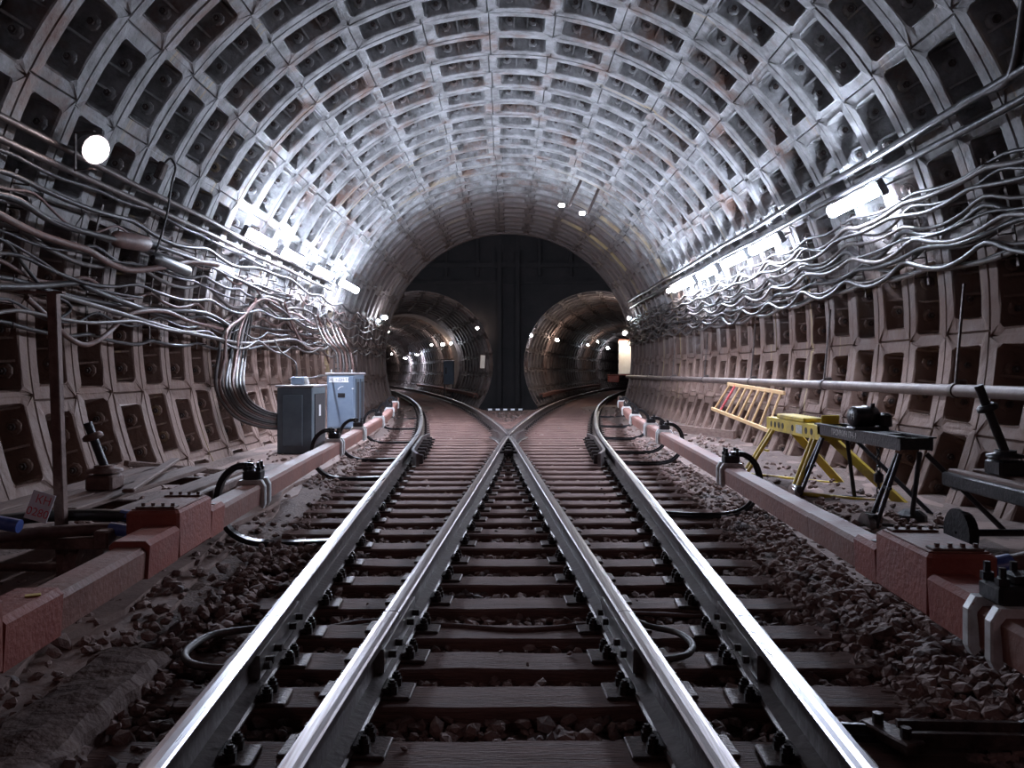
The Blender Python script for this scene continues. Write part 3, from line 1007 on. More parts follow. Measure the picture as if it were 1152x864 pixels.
def cable_run(side, z, off, r, m_, label, group, y0=-2., y1=28.5, sag=.05, per=1.5, seed=0, drift=.04, dip=None):
    rr = random.Random(seed)
    pts = []
    y = y0; zz = z; ph = rr.uniform(-.25, .25)
    while y < y1:
        d1 = rr.uniform(-drift, drift); sg = sag * rr.uniform(.4, 1.5)
        for k in range(4):
            t = k / 4
            q = zz + d1 * t - sg * math.sin(PI * t) ** 1.2 + (dip(y + per * t) if dip else 0)
            pts.append(lining_pt(side, y + per * t + ph, q, off + .02 * math.sin(PI * t) + rr.uniform(-.012, .012)))
        zz = z + (zz + d1 - z) * .55; y += per
    return tube_obj('wall_cable', pts, r, m_, label, 'cable', group, 7, 3)
ORD2 = ORD
zs = [2.86, 2.80, 2.72, 2.64, 2.60, 2.52, 2.45, 2.38, 2.35, 2.28, 2.22, 2.17, 2.12, 2.07]
for i, z in enumerate(zs):
    mm = ('cable_black', 'cable_grey', 'cable_black')[i % 3]
    cable_run(1, z, .10 + .035 * (i % 4), (.019, .026, .016, .022)[i % 4], M[mm], '%s black or grey cable from the top in the sagging bundle along the right wall' % ORD2[i], 'cables along the right wall',
              sag=.06 + .035 * (i % 3), seed=100 + i, dip=lambda y: -.02 * math.sin(y * .5))
zs = [2.84, 2.72, 2.62, 2.5, 2.4, 2.3, 2.2, 2.08, 1.98, 1.86, 1.74, 1.62, 1.5]
for i, z in enumerate(zs):
    mm = ('cable_black', 'cable_black', 'cable_brown', 'cable_black', 'cable_black', 'cable_grey')[i % 6]
    y1 = 28.5 if i % 3 else 14 + i * .4
    cable_run(-1, z, .10 + .04 * (i % 4), (.02, .024, .013, .018)[i % 4], M[mm], '%s cable from the top in the tangled run along the left wall' % ORD2[i], 'cables along the left wall',
              sag=.05 + .04 * (i % 3), seed=200 + i, drift=.08, per=(1.5, 2.25)[i % 2], y1=y1)
# iron cable hangers
for sd, nm in ((-1, 'left'), (1, 'right')):
    z0, z1 = (1.4, 2.8) if sd < 0 else (1.98, 2.95)
    ylist = [4.05 + 1.5 * k for k in range(17)]
    for k, y in enumerate(ylist):
        root = empty('cable_hanger', lining_pt(sd, y, z0, 0), 'thin vertical iron hanger strip with hooks holding the cables on the %s wall' % nm, 'hanger', 'cable hangers on the %s wall' % nm)
        mb = MB()
        zz = [z0 + (z1 - z0) * t / 6 for t in range(7)]
        for a, b in zip(zz[:-1], zz[1:]): mb.beam(lining_pt(sd, y, a, .03), lining_pt(sd, y, b, .03), .035, .012, up=(sd, 0, 0))
        mb.build('strip', M['bracket'], root)
        if y < 20:
            z = z0 + .08
            while z < z1:
                a = lining_pt(sd, y, z, .03); b = lining_pt(sd, y, z - .02, .17)
                mb = MB().tube([a, b, b + Vector((0, 0, .045))], .008, 5)
                mb.build('hook', M['bracket'], root); z += .2

# hand-laid cables on the near left wall
def WL(pts, off=.18): return [W(x, y, off + (.03 * math.sin(i * 2.1))) for i, (x, y) in enumerate(pts)]
CB = 'loose cables on the near left wall'
tube_obj('wall_cable', WL([(-30, 225), (0, 242), (40, 262), (75, 274), (100, 282), (125, 297), (150, 304), (185, 300), (215, 294), (245, 298)], .26), .034, M['cable_brown'], 'thick reddish-brown cable sagging across the near left wall below the joint sleeve', 'cable', CB)
tube_obj('wall_cable', WL([(-20, 215), (20, 225), (60, 250), (100, 262), (128, 269)], .24), .03, M['cable_black'], 'black cable entering the brown joint sleeve from the left', 'cable', CB)
tube_obj('wall_cable', WL([(166, 273), (200, 285), (240, 300), (275, 318), (300, 330)], .24), .026, M['cable_black'], 'black cable leaving the brown joint sleeve to the right', 'cable', CB)
a, b = W(126, 268, .25), W(168, 275, .25)
ax = (b - a); 
mb = MB().lathe(a, ax, [(0, .035), (.05, .055), (.12, .088), (ax.length - .12, .088), (ax.length - .05, .055), (ax.length, .035)], 16)
tag(mb.build('joint_sleeve', M['cable_brown'], origin=(a + b) / 2), 'fat brown cable joint sleeve hanging on the near left wall', 'cable joint')
a, b = W(172, 290, .28), W(213, 306, .28); ax = b - a
mb = MB().lathe(a, ax, [(0, .03), (.06, .06), (.12, .07), (ax.length - .1, .07), (ax.length, .03)], 16)
tag(mb.build('joint_sleeve', M['cable_black'], origin=(a + b) / 2), 'black cable joint sleeve hanging right of the brown one', 'cable joint')
tube_obj('wall_cable', WL([(30, 335), (55, 358), (75, 378), (95, 388), (115, 380), (135, 362), (150, 352), (185, 350), (215, 362), (250, 370)], .2), .026, M['cable_brown'], 'brown cable hanging in a deep loop on the near left wall', 'cable', CB)
tube_obj('wall_cable', WL([(-10, 265), (10, 275), (28, 300), (50, 325), (80, 345), (60, 360), (30, 350)], .2), .016, M['cable_black'], 'thin black cable curling down at the far left edge', 'cable', CB)
tube_obj('wall_cable', WL([(5, 270), (40, 290), (80, 315), (120, 328), (160, 335)], .22), .014, M['cable_black'], 'thin black cable slanting down across the near left wall', 'cable', CB)
tube_obj('wall_cable', WL([(-10, 322), (40, 322), (90, 318), (95, 322), (140, 340), (170, 348), (230, 352), (260, 368)], .2), .028, M['cable_black'], 'black cable resting on the top of the left post', 'cable', CB)
tube_obj('wall_cable', WL([(60, 330), (110, 345), (160, 360), (200, 372), (240, 380), (270, 386), (300, 385), (330, 382), (345, 390), (362, 394), (372, 388)], .22), .026, M['cable_grey'], 'long pale cable running from the near left wall to the cabinets', 'cable', CB)
# bundle dropping to the dark cabinet
for i in range(9):
    u = i / 8
    top = [(330 - 6 * i, 338 - 4 * math.cos(i)), (306 - 3 * i, 330 + 2 * i), (288 - 2.5 * i, 338 + 3 * i), (281 - 3.6 * i, 372), (276 - 3.6 * i + 2 * math.sin(i * 3), 404)]
    pts = [W(x, y, .16 + .03 * (i % 4)) for x, y in top]
    pts += [P(274 - 3.8 * i, 432 + .8 * i, 11.9), P(281 - 2.2 * i, 450 + 2.2 * i, 12.0), P(298 - .8 * i, 462 + 2.2 * i, 12.2), P(316, 467 + 1.9 * i, 12.45)]
    tube_obj('drop_cable', pts, .019 + .003 * (i % 3), M[('cable_grey', 'cable_black', 'cable_grey', 'cable_brown')[i % 4]], 'one of the cables swooping down the left wall into the dark grey cabinet', 'cable', 'cables dropping to the dark cabinet')
for i in range(6):
    z_ = [(290 + 6 * i, 330 + 3 * i), (310 + 4 * i, 345 + 4 * i), (330 + 3 * i, 350 + 8 * i), (348 + 3 * i, 352 + 9 * i), (360 + 2 * i, 356 + 10 * i)]
    pts = [W(x, y + 5 * math.sin(k * 2 + i), .15 + .03 * (i % 3)) for k, (x, y) in enumerate(z_)]
    tube_obj('wall_cable', pts, .022, M[('cable_grey', 'cable_brown')[i % 2]], 'one of the wavy cables on the left wall above the cabinets', 'cable', 'wavy cables above the cabinets')
for i in range(6):
    pts = [W(352 + 5 * i, 352 + 2 * i, .2), W(358 + 5 * i, 368 + 2 * (i % 3), .25), P(366 + 4.5 * i, 384, 16.6), P(378 + 3.2 * i, 396, 16.5), P(380 + 3.4 * i, 410, 16.4), P(380 + 3.4 * i, 418, 16.4)]
    tube_obj('drop_cable', pts, .02, M['cable_brown' if i % 2 else 'cable_grey'], 'one of the pale cables arching down into the top of the blue-grey cabinet', 'cable', 'cables into the blue-grey cabinet')
tube_obj('conduit_pipe', [W(1156, -20, .12), W(1150, 30, .12), W(1143, 70, .12), W(1132, 92, .12), W(1105, 104, .12), W(1080, 118, .12)], .04, M['black'], 'black bent pipe coming down the vault at the top right corner', 'pipe')
root = empty('wall_socket', W(181, 192, .1), 'small wired fitting box on a strip, high on the left wall right of the floodlight', 'fitting')
relpart(MB().box((0, 0, 0), (.08, .1, .2), Matrix.Rotation(.4, 3, 'Y'), .012), 'box_body', M['bracket'], root)
relpart(MB().tube(smooth([(.04, 0, .08), (.1, .02, .14), (.14, .06, .05), (.08, .1, -.12), (.02, .1, -.5), (-.1, .1, -.9)], 4), .012, 6), 'wire', M['cable_black'], root)
# ------------------------------------------------------------------ cabinets
def cabinet_dark():
    x0, x1, y0, y1, z0, z1 = -3.42, -2.90, 12.35, 13.25, -.13, .86
    root = empty('equipment_cabinet', ((x0 + x1) / 2, (y0 + y1) / 2, z0), 'dark slate grey equipment cabinet beside the left wall, the nearer and darker one', 'cabinet')
    c = lambda x, y, z: (x, y, z)
    MB().box(((x0 + x1) / 2, (y0 + y1) / 2, (z0 + z1) / 2), (x1 - x0, y1 - y0, z1 - z0), None, .012).build('body', M['cabdark'], root)
    MB().box(((x0 + x1) / 2, (y0 + y1) / 2, z1 + .012), (x1 - x0 + .05, y1 - y0 + .05, .03), None, .008).build('top', M['cabtop'], root)
    d = MB().box(((x0 + x1) / 2 - .03, y0 - .012, (z0 + z1) / 2), (.3, .02, .76), None, .006).build('door', M['cabdark'], root)
    MB().box(((x0 + x1) / 2 + .1, y0 - .03, .36), (.03, .03, .05), None, .006).build('handle', M['black'], d).location = Vector((0, 0, 0)) - Vector(d.location)
    MB().box((x1 + .006, (y0 + y1) / 2 + .02, (z0 + z1) / 2), (.016, .66, .78), None, .004).build('side_grille', M['mesh'], root)
    MB().box((x1 + .018, y0 + .42, .5), (.004, .12, .17)).build('notice', M['paper'], root)
    MB().box(((x0 + x1) / 2, (y0 + y1) / 2, z0 - .03), (x1 - x0 + .2, y1 - y0 + .1, .06), None, .01).build('plinth', M['wooddark'], root)
    return root
cabinet_dark()
root = empty('junction_box', (-3.2, 12.75, .887), 'small grey junction box on top of the dark cabinet, with a thin upright cable', 'box')
MB().box((-3.2, 12.75, .95), (.2, .16, .125), None, .015).build('box_body', M['cablight'], root)
MB().box((-3.08, 12.75, .95), (.05, .12, .11), Matrix.Rotation(-.3, 3, 'Y'), .01).build('side_flap', M['white'], root)
MB().tube(smooth([(-3.23, 12.75, 1.0), (-3.23, 12.75, 1.14), (-3.28, 12.8, 1.25), (-3.5, 12.85, 1.4), (-3.62, 12.9, 1.6)], 5), .012, 6).build('cable', M['cable_grey'], root)
def cabinet_light():
    x0, x1, y0, y1, z0, z1 = -3.52, -2.99, 16.2, 17.3, -.02, 1.03
    root = empty('equipment_cabinet', ((x0 + x1) / 2, (y0 + y1) / 2, -.16), 'taller blue-grey equipment cabinet behind the dark one, with a white label strip', 'cabinet')
    xc, yc, zc = (x0 + x1) / 2, (y0 + y1) / 2, (z0 + z1) / 2
    MB().box((xc, yc, zc), (x1 - x0, y1 - y0, z1 - z0), None, .012).build('body', M['cablight'], root)
    MB().box((xc, yc, z1 + .02), (x1 - x0 + .06, y1 - y0 + .06, .04), None, .01).build('top', M['cabtop'], root)
    MB().box((xc, yc, z0 - .08), (x1 - x0 - .02, y1 - y0, .13), None, .008).build('plinth', M['wooddark'], root)
    MB().box((xc, y0 - .01, zc), (x1 - x0 - .05, .018, z1 - z0 - .07), None, .006).build('door', M['cablight'], root)
    MB().box((xc + .02, y0 - .022, .63), (.14, .008, .085)).build('door_vent', M['black'], root)
    pl = MB().box((xc - .03, y0 - .024, .93), (.38, .008, .1)).build('label_plate', M['paper'], root)
    rot = Matrix.Rotation(PI / 2, 3, 'X')
    text('ЭК  1-ДН-Т7', .07, (xc - .03, y0 - .030, .93), rot, M['ink'], root, 'label_lettering')
    MB().tube(smooth([(xc - .05, y0 - .022, .74), (xc, y0 - .022, .79), (xc + .06, y0 - .022, .8)], 4), .006, 5).build('chalk_mark', M['paper'], root)
    MB().box((x1 - .02, y0 - .03, .76), (.04, .03, .02), None, .004).build('handle', M['white'], root)
    for q in (.33, .8):
        MB().box((x1 + .008, y0 + q, zc), (.016, .34, .88), None, .004).build('side_door', M['cabdark'], root)
        MB().box((x1 + .018, y0 + q, zc), (.006, .24, .76)).build('side_mesh', M['mesh'], root)
    for q in (-.2, .2):
        MB().cyl((xc + q, yc - .45, z1 + .03), (xc + q, yc - .45, z1 + .1), .012, 6).build('lifting_bolt', M['white'], root)
    return root
cabinet_light()
# insulator rack standing on the blue-grey cabinet
root = empty('terminal_rack', (-3.25, 16.7, 1.07), 'small dark terminal rack standing on top of the blue-grey cabinet', 'rack')
mb = MB()
for x in (-3.46, -3.3, -3.14, -3.02): mb.beam((x, 16.6, 1.07), (x, 16.6, 1.42), .03, .03)
for z in (1.15, 1.27, 1.4): mb.beam((-3.48, 16.6, z), (-3.0, 16.6, z), .02, .03)
mb.build('rack_frame', M['bracket'], root)
tube_obj('thin_pipe', [P(325, 427, 13.5), P(345, 426, 14), P(372, 421, 16.1)], .014, M['cable_grey'], 'thin pale pipe running level between the two cabinets', 'pipe')

# ------------------------------------------------------------------ ladder
A0, A1, B0, B1 = Vector((4.02, 15.3, .865)), Vector((4.03, 12.2, .775)), Vector((3.80, 15.6, .40)), Vector((3.80, 12.1, .22))
root = empty('wooden_ladder', (3.9, 13.8, .3), 'short pale wooden ladder lying on its side against the right wall', 'ladder')
MB().beam(A0, A1, .035, .06, bev=.006).build('side_rail', M['wood'], root)
MB().beam(B0, B1, .035, .06, bev=.006).build('side_rail', M['wood'], root)
for i in range(9):
    t = .05 + .9 * i / 8
    MB().cyl(A0.lerp(A1, t), B0.lerp(B1, t), .019, 10).build('rung', M['wood'] if i != 1 else M['redink'], root)

# ------------------------------------------------------------------ yellow trestle
def wheel(mb, c, ax, r, w):
    ax = Vector(ax).normalized(); c = Vector(c)
    mb._lathe(c - ax * w / 2, ax, [(0, .01), (0, r * 1.12), (w * .25, r * 1.12), (w * .3, r), (w, r * .97), (w, r * .7), (w * .8, r * .65), (w * .8, r * .3), (w * 1.2, r * .28), (w * 1.2, .005)], 22)
    return mb
ZG = -.17
root = empty('rail_trestle', (3.1, 8.85, ZG), 'bright yellow rail trestle standing beside the right contact rail', 'trestle')
X0 = 3.08
b = MB()
b.box((X0 - .10, 8.8, .50), (.012, 1.65, .14), None, .003); b.box((X0 + .10, 8.8, .50), (.012, 1.65, .14), None, .003)
b.box((X0, 8.8, .565), (.2, 1.65, .012)); b.box((X0, 7.98, .50), (.21, .012, .14)); b.box((X0, 9.62, .50), (.21, .012, .14))
b.build('top_beam', M['yellow'], root)
for yy in (9.45, 9.32, 9.19, 9.06, 8.75, 8.35, 8.2):
    MB().cyl((X0 - .109, yy, .50), (X0 - .104, yy, .50), .034, 14).build('beam_hole', M['black'], root)
MB().box((X0 - .108, 8.55, .5), (.004, .18, .085)).build('maker_plate', M['stencil'], root)
MB().box((X0 - .01, 8.85, .60), (.19, .85, .05), None, .01).build('cap_plate', M['yellow'], root)
MB().box((X0 + .02, 8.05, .625), (.17, .02, .09), Matrix.Rotation(.15, 3, 'X'), .006).build('end_stop', M['yellow'], root)
for (yt, yb) in ((9.5, 9.75), (8.22, 8.12)):
    for dq in (0, .09):
        MB().cyl((X0 - .09, yt - dq, .44), (2.74, yb - dq * 1.2, -.10), .021, 10).build('leg', M['yellow'], root)
    MB().beam((X0 - .16, yt - .11, .2), (X0 - .16, yt + .0, .2), .03, .02).build('leg_brace', M['yellow'], root)
for (yt, yb) in ((9.3, 9.05), (8.2, 7.6)):
    MB().beam((X0 + .08, yt, .44), (3.62, yb, ZG + .02), .05, .08).build('leg', M['yellow'], root)
MB().cyl((2.78, 9.7, -.10), (3.55, 9.0, -.12), .02, 8).build('cross_tube', M['yellow'], root)
MB().cyl((2.78, 8.1, -.09), (3.55, 7.7, -.12), .02, 8).build('cross_tube', M['yellow'], root)
for yy in (9.7, 8.02):
    wheel(MB(), (2.74, yy, -.10), (1, .1, 0), .07, .05).build('wheel', M['brightsteel'], root)

# ------------------------------------------------------------------ black gantry with hoist
root = empty('hoist_gantry', (3.1, 7.2, ZG), 'black steel rail gantry with an electric hoist on top, right of the yellow trestle', 'gantry')
X0 = 3.10
b = MB()
b.box((X0 - .12, 7.2, .535), (.012, 1.7, .10), None, .003); b.box((X0 + .12, 7.2, .535), (.012, 1.7, .10), None, .003)
b.box((X0 - .12, 7.2, .587), (.06, 1.72, .012)); b.box((X0 + .12, 7.2, .587), (.06, 1.72, .012))
b.box((X0, 6.35, .54), (.25, .014, .09)); b.box((X0, 8.05, .54), (.25, .014, .09)); b.box((X0, 7.0, .58), (.24, .5, .014))
b.build('top_beam', M['black'], root)
rt = Matrix.Rotation(-PI / 2, 3, 'Z') @ Matrix.Rotation(PI / 2, 3, 'X')
text('ТРОЙКИН ПЧ-1', .075, (X0 - .127, 7.42, .535), rt, M['stencil'], root, 'stencil_lettering')
for (yt, yb, xb) in ((7.98, 8.1, 2.78), (6.42, 6.5, 2.80)):
    for dq in (0, .13):
        MB().cyl((X0 - .11, yt - dq * .3, .46), (xb, yb - dq, -.10), .018, 8).build('leg', M['black'], root)
    MB().beam((X0 - .2, yt - .08, .2), (X0 - .2, yt + .05, .2), .02, .02).build('leg_brace', M['black'], root)
    MB().beam((xb, yb - .14, -.05), (xb, yb + .02, -.05), .05, .1, bev=.01).build('wheel_fork', M['black'], root)
    MB().cyl((xb, yb, -.1), (X0 + .42, yb - .1, -.12), .014, 8).build('cross_tube', M['black'], root)
for (yt, yb, xb) in ((7.9, 7.95, 3.3), (7.7, 7.0, 3.6), (6.5, 6.75, 3.25), (6.4, 6.2, 3.75)):
    MB().cyl((X0 + .1, yt, .46), (xb, yb, ZG + .01), .02, 8).build('leg', M['black'], root)
for yy in (8.05, 6.42): wheel(MB(), (2.76, yy, -.09), (1, .06, 0), .085, .06).build('wheel', M['brightsteel'], root)
MB().box((3.27, 6.78, -.10), (.2, .2, .14), None, .04).build('foot_pad', M['black'], root)
# hoist
hs = MB(); mc = Vector((X0 - .01, 7.2, .70))
hs.lathe(mc + Vector((-.13, 0, 0)), (1, .25, 0), [(0, .03), (.006, .082), (.02, .09), (.11, .09), (.12, .098), (.14, .098), (.15, .09), (.22, .085), (.25, .05)], 20)
hs.box(mc + Vector((.0, 0, -.1)), (.3, .2, .03), None, .01)
hs.box(mc + Vector((.14, -.02, -.03)), (.1, .12, .13), None, .02)
hs.cyl(mc + Vector((.05, 0, .08)), mc + Vector((.05, 0, .115)), .02, 8)
hs.build('hoist_motor', M['black'], root)
text('ПЧ', .075, mc + Vector((-.02, -.215, 0)), rt, M['stencil'], root, 'motor_lettering').matrix_local = Matrix.Translation(mc + Vector((-.134, -.002, .0)) - Vector(root.location)) @ rt.to_4x4()
ch = MB(); z = .50; k = 0
while z > .02:
    c = Vector((X0 + .0, 7.0, z)); pts = []
    for q in range(9):
        a = 2 * PI * q / 8; u = math.cos(a) * .014; v = math.sin(a) * .03
        pts.append(c + (Vector((u, 0, v)) if k % 2 else Vector((0, u, v))))
    ch.tube(pts, .006, 5, False); z -= .045; k += 1
ch.build('hoist_chain', M['black'], root)
hk = MB().tube(smooth([(X0, 7.0, .06), (X0, 7.0, -.0), (X0, 7.03, -.04), (X0, 7.0, -.08), (X0, 6.96, -.05)], 5), .016, 8); hk.box((X0, 7.0, .2), (.07, .07, .1), None, .02)
hk.build('hoist_hook', M['black'], root)

# ------------------------------------------------------------------ carts with jacks (left and right)
def cart(side, x0, x1, y0, y1, z, label, jy, jx, wheels, tilt, rodlen=.55, rm=None):
    rm = rm or M['rust']
    root = empty('maintenance_cart', (side * (x0 + x1) / 2, (y0 + y1) / 2, -.17), label, 'cart', 'low plank carts')
    for x in (x0, x1):
        MB().beam((side * x, y0, z), (side * x, y1, z + .01), .08, .1, bev=.01).build('frame_beam', rm, root)
    for y in (y0 + .1, (y0 + y1) / 2, y1 - .1):
        MB().beam((side * x0, y, z - .03), (side * x1, y, z - .03), .08, .06).build('cross_beam', rm, root)
    n = 5
    for i in range(n):
        x = x0 + (x1 - x0) * (i + .5) / n
        if i == 1: continue
        MB().beam((side * x, y0 + .3 + .15 * (i % 3), z + .06), (side * x, y1 - .1 * (i % 2), z + .065), (x1 - x0) / n * .86, .035, bev=.006).build('plank', M['wooddark'], root)
    for (x, y) in wheels:
        w_ = wheel(MB(), (side * x, y, -.02), (side, 0, 0), .15, .08); w_.build('wheel', rm, root)
    for y in sorted({w_[1] for w_ in wheels}):
        MB().cyl((side * min(w_[0] for w_ in wheels), y, -.02), (side * max(x1, 2.9), y, -.02), .025, 10).build('axle', rm, root)
    c = Vector((side * jx, jy, z + .08))
    j = MB().box(c + Vector((0, 0, .05)), (.19, .2, .11), None, .015)
    j.build('jack_box', rm, root)
    j = MB().lathe(c + Vector((0, 0, .12)), (0, 0, 1), [(0, .12), (.02, .12), (.03, .07), (.05, .07)], 16)
    j.build('jack_collar', rm, root)
    d = Vector(tilt).normalized()
    MB().cyl(c + Vector((0, 0, .15)), c + Vector((0, 0, .15)) + d * rodlen, .03, 10).build('jack_rod', M['black'], root)
    MB().lathe(c + Vector((0, 0, .15)) + d * rodlen * .62, d, [(0, .045), (.01, .07), (.035, .07), (.05, .05)], 14).build('jack_collar', rm, root)
    return root
cart(-1, 2.2, 3.25, 4.5, 7.3, .18, 'long low rusty cart with old planks lying behind the left contact rail', 5.9, 2.85, [(2.42, 4.75), (2.42, 6.9)], (-.32, -.12, 1), .34)
cart(1, 3.2, 3.65, 4.2, 6.1, .30, 'dark cart with upright jack rod at the right edge, behind the red box', 5.75, 3.42, [(3.12, 5.75), (3.12, 4.6)], (-.4, .0, 1), .5, M['black'])
# loose boards and old plates behind left contact rail
for i, (a, b, w_, h_, lab) in enumerate((
    ((-2.3, 7.5, .03), (-2.75, 9.2, .05), .5, .04, 'wide flat rusty plate on the ground behind the left contact rail'),
    ((-3.3, 7.2, .30), (-2.2, 8.4, .02), .09, .05, 'long thin board lying aslant from the left cart to the contact rail'),
    ((-2.55, 5.6, .29), (-2.95, 7.4, .31), .08, .03, 'narrow board resting along the left cart'))):
    tag(MB().beam(a, b, w_, h_, bev=.008).build('old_board', M['wooddark'], origin=a), lab, 'board', 'old boards by the left cart')
tag(MB().beam((4.0 - .75, 16.4, -.02), (3.95, 14.6, -.02), .05, .14).build('old_board', M['wooddark'], origin=(3.6, 15.5, -.1)), 'short board leaning low by the right wall, left of the ladder', 'board')
# post with sheet
root = empty('iron_post', (-2.5, 4.7, -.17), 'dark upright iron post at the left, reaching from floor to the cables', 'post')
MB().beam((-2.5, 4.7, -.17), (-2.56, 4.7, 1.53), .055, .055, up=(0, 1, 0), bev=.006).build('upright', M['rust'], root)
MB().beam((-2.75, 4.7, 1.535), (-2.5, 4.7, 1.535), .04, .012).build('cross_arm', M['rust'], root)
MB().box((-2.5, 4.7, -.16), (.18, .18, .02)).build('foot_plate', M['rust'], root)
c = P(45, 570, 4.55)
root = empty('paper_sign', c, 'tilted white sheet with red letters standing on the left cart', 'sign')
rr = Matrix.Rotation(.28, 3, 'Y') @ Matrix.Rotation(-.15, 3, 'X')
b = MB().box((0, 0, 0), (.125, .004, .155), rr, 0); relpart(b, 'sheet', M['paper'], root)
for body, zz, xx in (('КН', .035, .008), ('0280', -.035, .0)):
    o = text(body, .062, c + rr @ Vector((xx, -.0035, zz)), rr @ Matrix.Rotation(PI / 2, 3, 'X'), M['redink'], root, 'red_lettering', .0005)
tube_obj('hose', [(-3.6, 3.9, .45), (-3.2, 4.1, .33), (-2.95, 4.5, .27), (-2.6, 4.75, .27), (-2.2, 4.75, .27), (-1.95, 4.72, .22)], .035, M['rubber'], 'upper thick black hose running from the left edge to the red-brown box', 'hose', 'thick hoses')
tube_obj('hose', [(-3.5, 3.7, .3), (-3.0, 4.0, .25), (-2.6, 4.45, .22), (-2.2, 4.62, .22), (-1.95, 4.6, .18)], .035, M['cable_brown'], 'lower thick brown hose running from the left edge to the red-brown box', 'hose', 'thick hoses')
for i, (a, b) in enumerate((((-2.2, 4.755, .272), (-2.02, 4.735, .245)), ((-2.2, 4.62, .222), (-2.0, 4.61, .2)))):
    tag(MB().cyl(a, b, .037, 12).build('tape_band', M['blue'], origin=a), '%s blue taped hose end at the left red-brown box' % ('upper', 'lower')[i], 'tape')
a, b = P(-30, 583, 4.2), P(22, 592, 4.2)
tag(MB().cyl(a, b, .035, 12).build('tape_band', M['blue'], origin=a), 'blue taped hose end at the left edge, below the paper sign', 'tape')
tube_obj('hose', [(2.9, 3.3, .62), (2.6, 3.45, .45), (2.35, 3.6, .3), (2.12, 3.68, .22), (1.98, 3.66, .2)], .045, M['cable_brown'], 'upper thick brown hose bending down to the right red box', 'hose', 'thick hoses')
tube_obj('hose', [(2.95, 3.1, .5), (2.6, 3.25, .36), (2.35, 3.42, .25), (2.1, 3.52, .19), (1.98, 3.5, .17)], .045, M['cable_brown'], 'lower thick brown hose bending down to the right red box', 'hose', 'thick hoses')
for i, (a, b) in enumerate((((2.2, 3.66, .245), (2.0, 3.665, .2)), ((2.18, 3.49, .21), (2.0, 3.5, .17)))):
    tag(MB().cyl(a, b, .049, 12).build('tape_band', M['blue'], origin=a), '%s blue taped hose end at the right red box' % ('upper', 'lower')[i], 'tape')
# black box beyond the nearest right clamp
root = empty('clamp_motor', (2.05, 3.0, 0), 'dark iron connector box right of the nearest white clamp', 'box')
MB().box((2.02, 3.05, .12), (.2, .24, .16), None, .02).build('box_body', M['plate'], root)
for q in (-.06, .06): MB().cyl((2.02 + q, 3.05, .2), (2.02 + q, 3.05, .235), .018, 6, smooth=False).build('bolt', M['clip'], root)

# ------------------------------------------------------------------ rail bonds and small track fittings
def gp(px, py, z): 
    d = (CH - z) * F / (py - CY); return P(px, py, d)
tube_obj('bond_cable', [gp(325, 706, -.11), gp(290, 707, -.12), gp(240, 714, -.12), gp(214, 728, -.12), (gp(208, 740, -.12)), gp(222, 749, -.12), gp(262, 752, -.12), gp(305, 748, -.1)], .017, M['cable_grey'], 'loop of bond cable at the far left running rail\'s joint', 'cable', 'rail bond cables')
tube_obj('bond_cable', [gp(700, 690, -.1), gp(725, 703, -.12), gp(762, 712, -.12), gp(779, 725, -.12), gp(772, 737, -.12), gp(745, 742, -.12), gp(720, 742, -.11)], .015, M['cable_grey'], 'loop of bond cable right of the third running rail', 'cable', 'rail bond cables')
for i in range(3):
    tube_obj('bond_cable', [gp(708, 682 + 4 * i, -.2), gp(740, 681 + 5 * i, -.2), gp(775, 683 + 5 * i, -.2), gp(800, 686 + 4 * i, -.2)], .012, M['cable_brown'], '%s brown bond wire between the third and far right running rails' % ('upper', 'middle', 'lower')[i], 'cable', 'rail bond cables')
for i in range(2):
    tube_obj('bond_cable', [gp(345, 712 + 7 * i, -.2), gp(375, 705 + 6 * i, -.2), gp(400, 700 + 6 * i, -.2), gp(430, 698 + 4 * i, -.2)], .012, M['cable_brown'], '%s brown bond wire between the far left and second running rails' % ('upper', 'lower')[i], 'cable', 'rail bond cables')
tube_obj('bond_cable', [gp(470, 702, -.18), gp(520, 705, -.18), gp(575, 709, -.18), gp(620, 707, -.18), gp(660, 703, -.18)], .015, M['cable_brown'], 'brown cable lying across the middle between the two inner rails', 'cable', 'rail bond cables')
root = empty('track_fitting', (1.27, 2.45, -.18), 'small dark iron track fitting at the bottom right corner beside the rail', 'fitting')
c = gp(1003, 828, -.14)
b = MB().box(c, (.08, .22, .04), Matrix.Rotation(.35, 3, 'Z'), .006); b.build('base', M['plate'], root)
for s in (-1, 1):
    p = c + Vector((.02 * s, -.06 * s, .02)); MB().cyl(p, p + Vector((0, 0, .035)), .018, 6, smooth=False).build('bolt', M['clip'], root)
    MB().beam(c + Vector((.04, .05 * s, .01)), c + Vector((.45, .05 * s - .02, .01)), .02, .05).build('prong', M['plate'], root)
# fouling marker bar between the diverging tracks
root = empty('clearance_marker', (0, 26, -.17), 'low striped black and white marker bar between the diverging tracks', 'marker')
MB().box((-.1, 26, -.10), (1.15, .06, .07), None, .005).build('bar', M['black'], root)
for i in range(5): MB().box((-.57 + .235 * i, 25.965, -.09), (.12, .012, .05)).build('white_stripe', M['paper'], root)

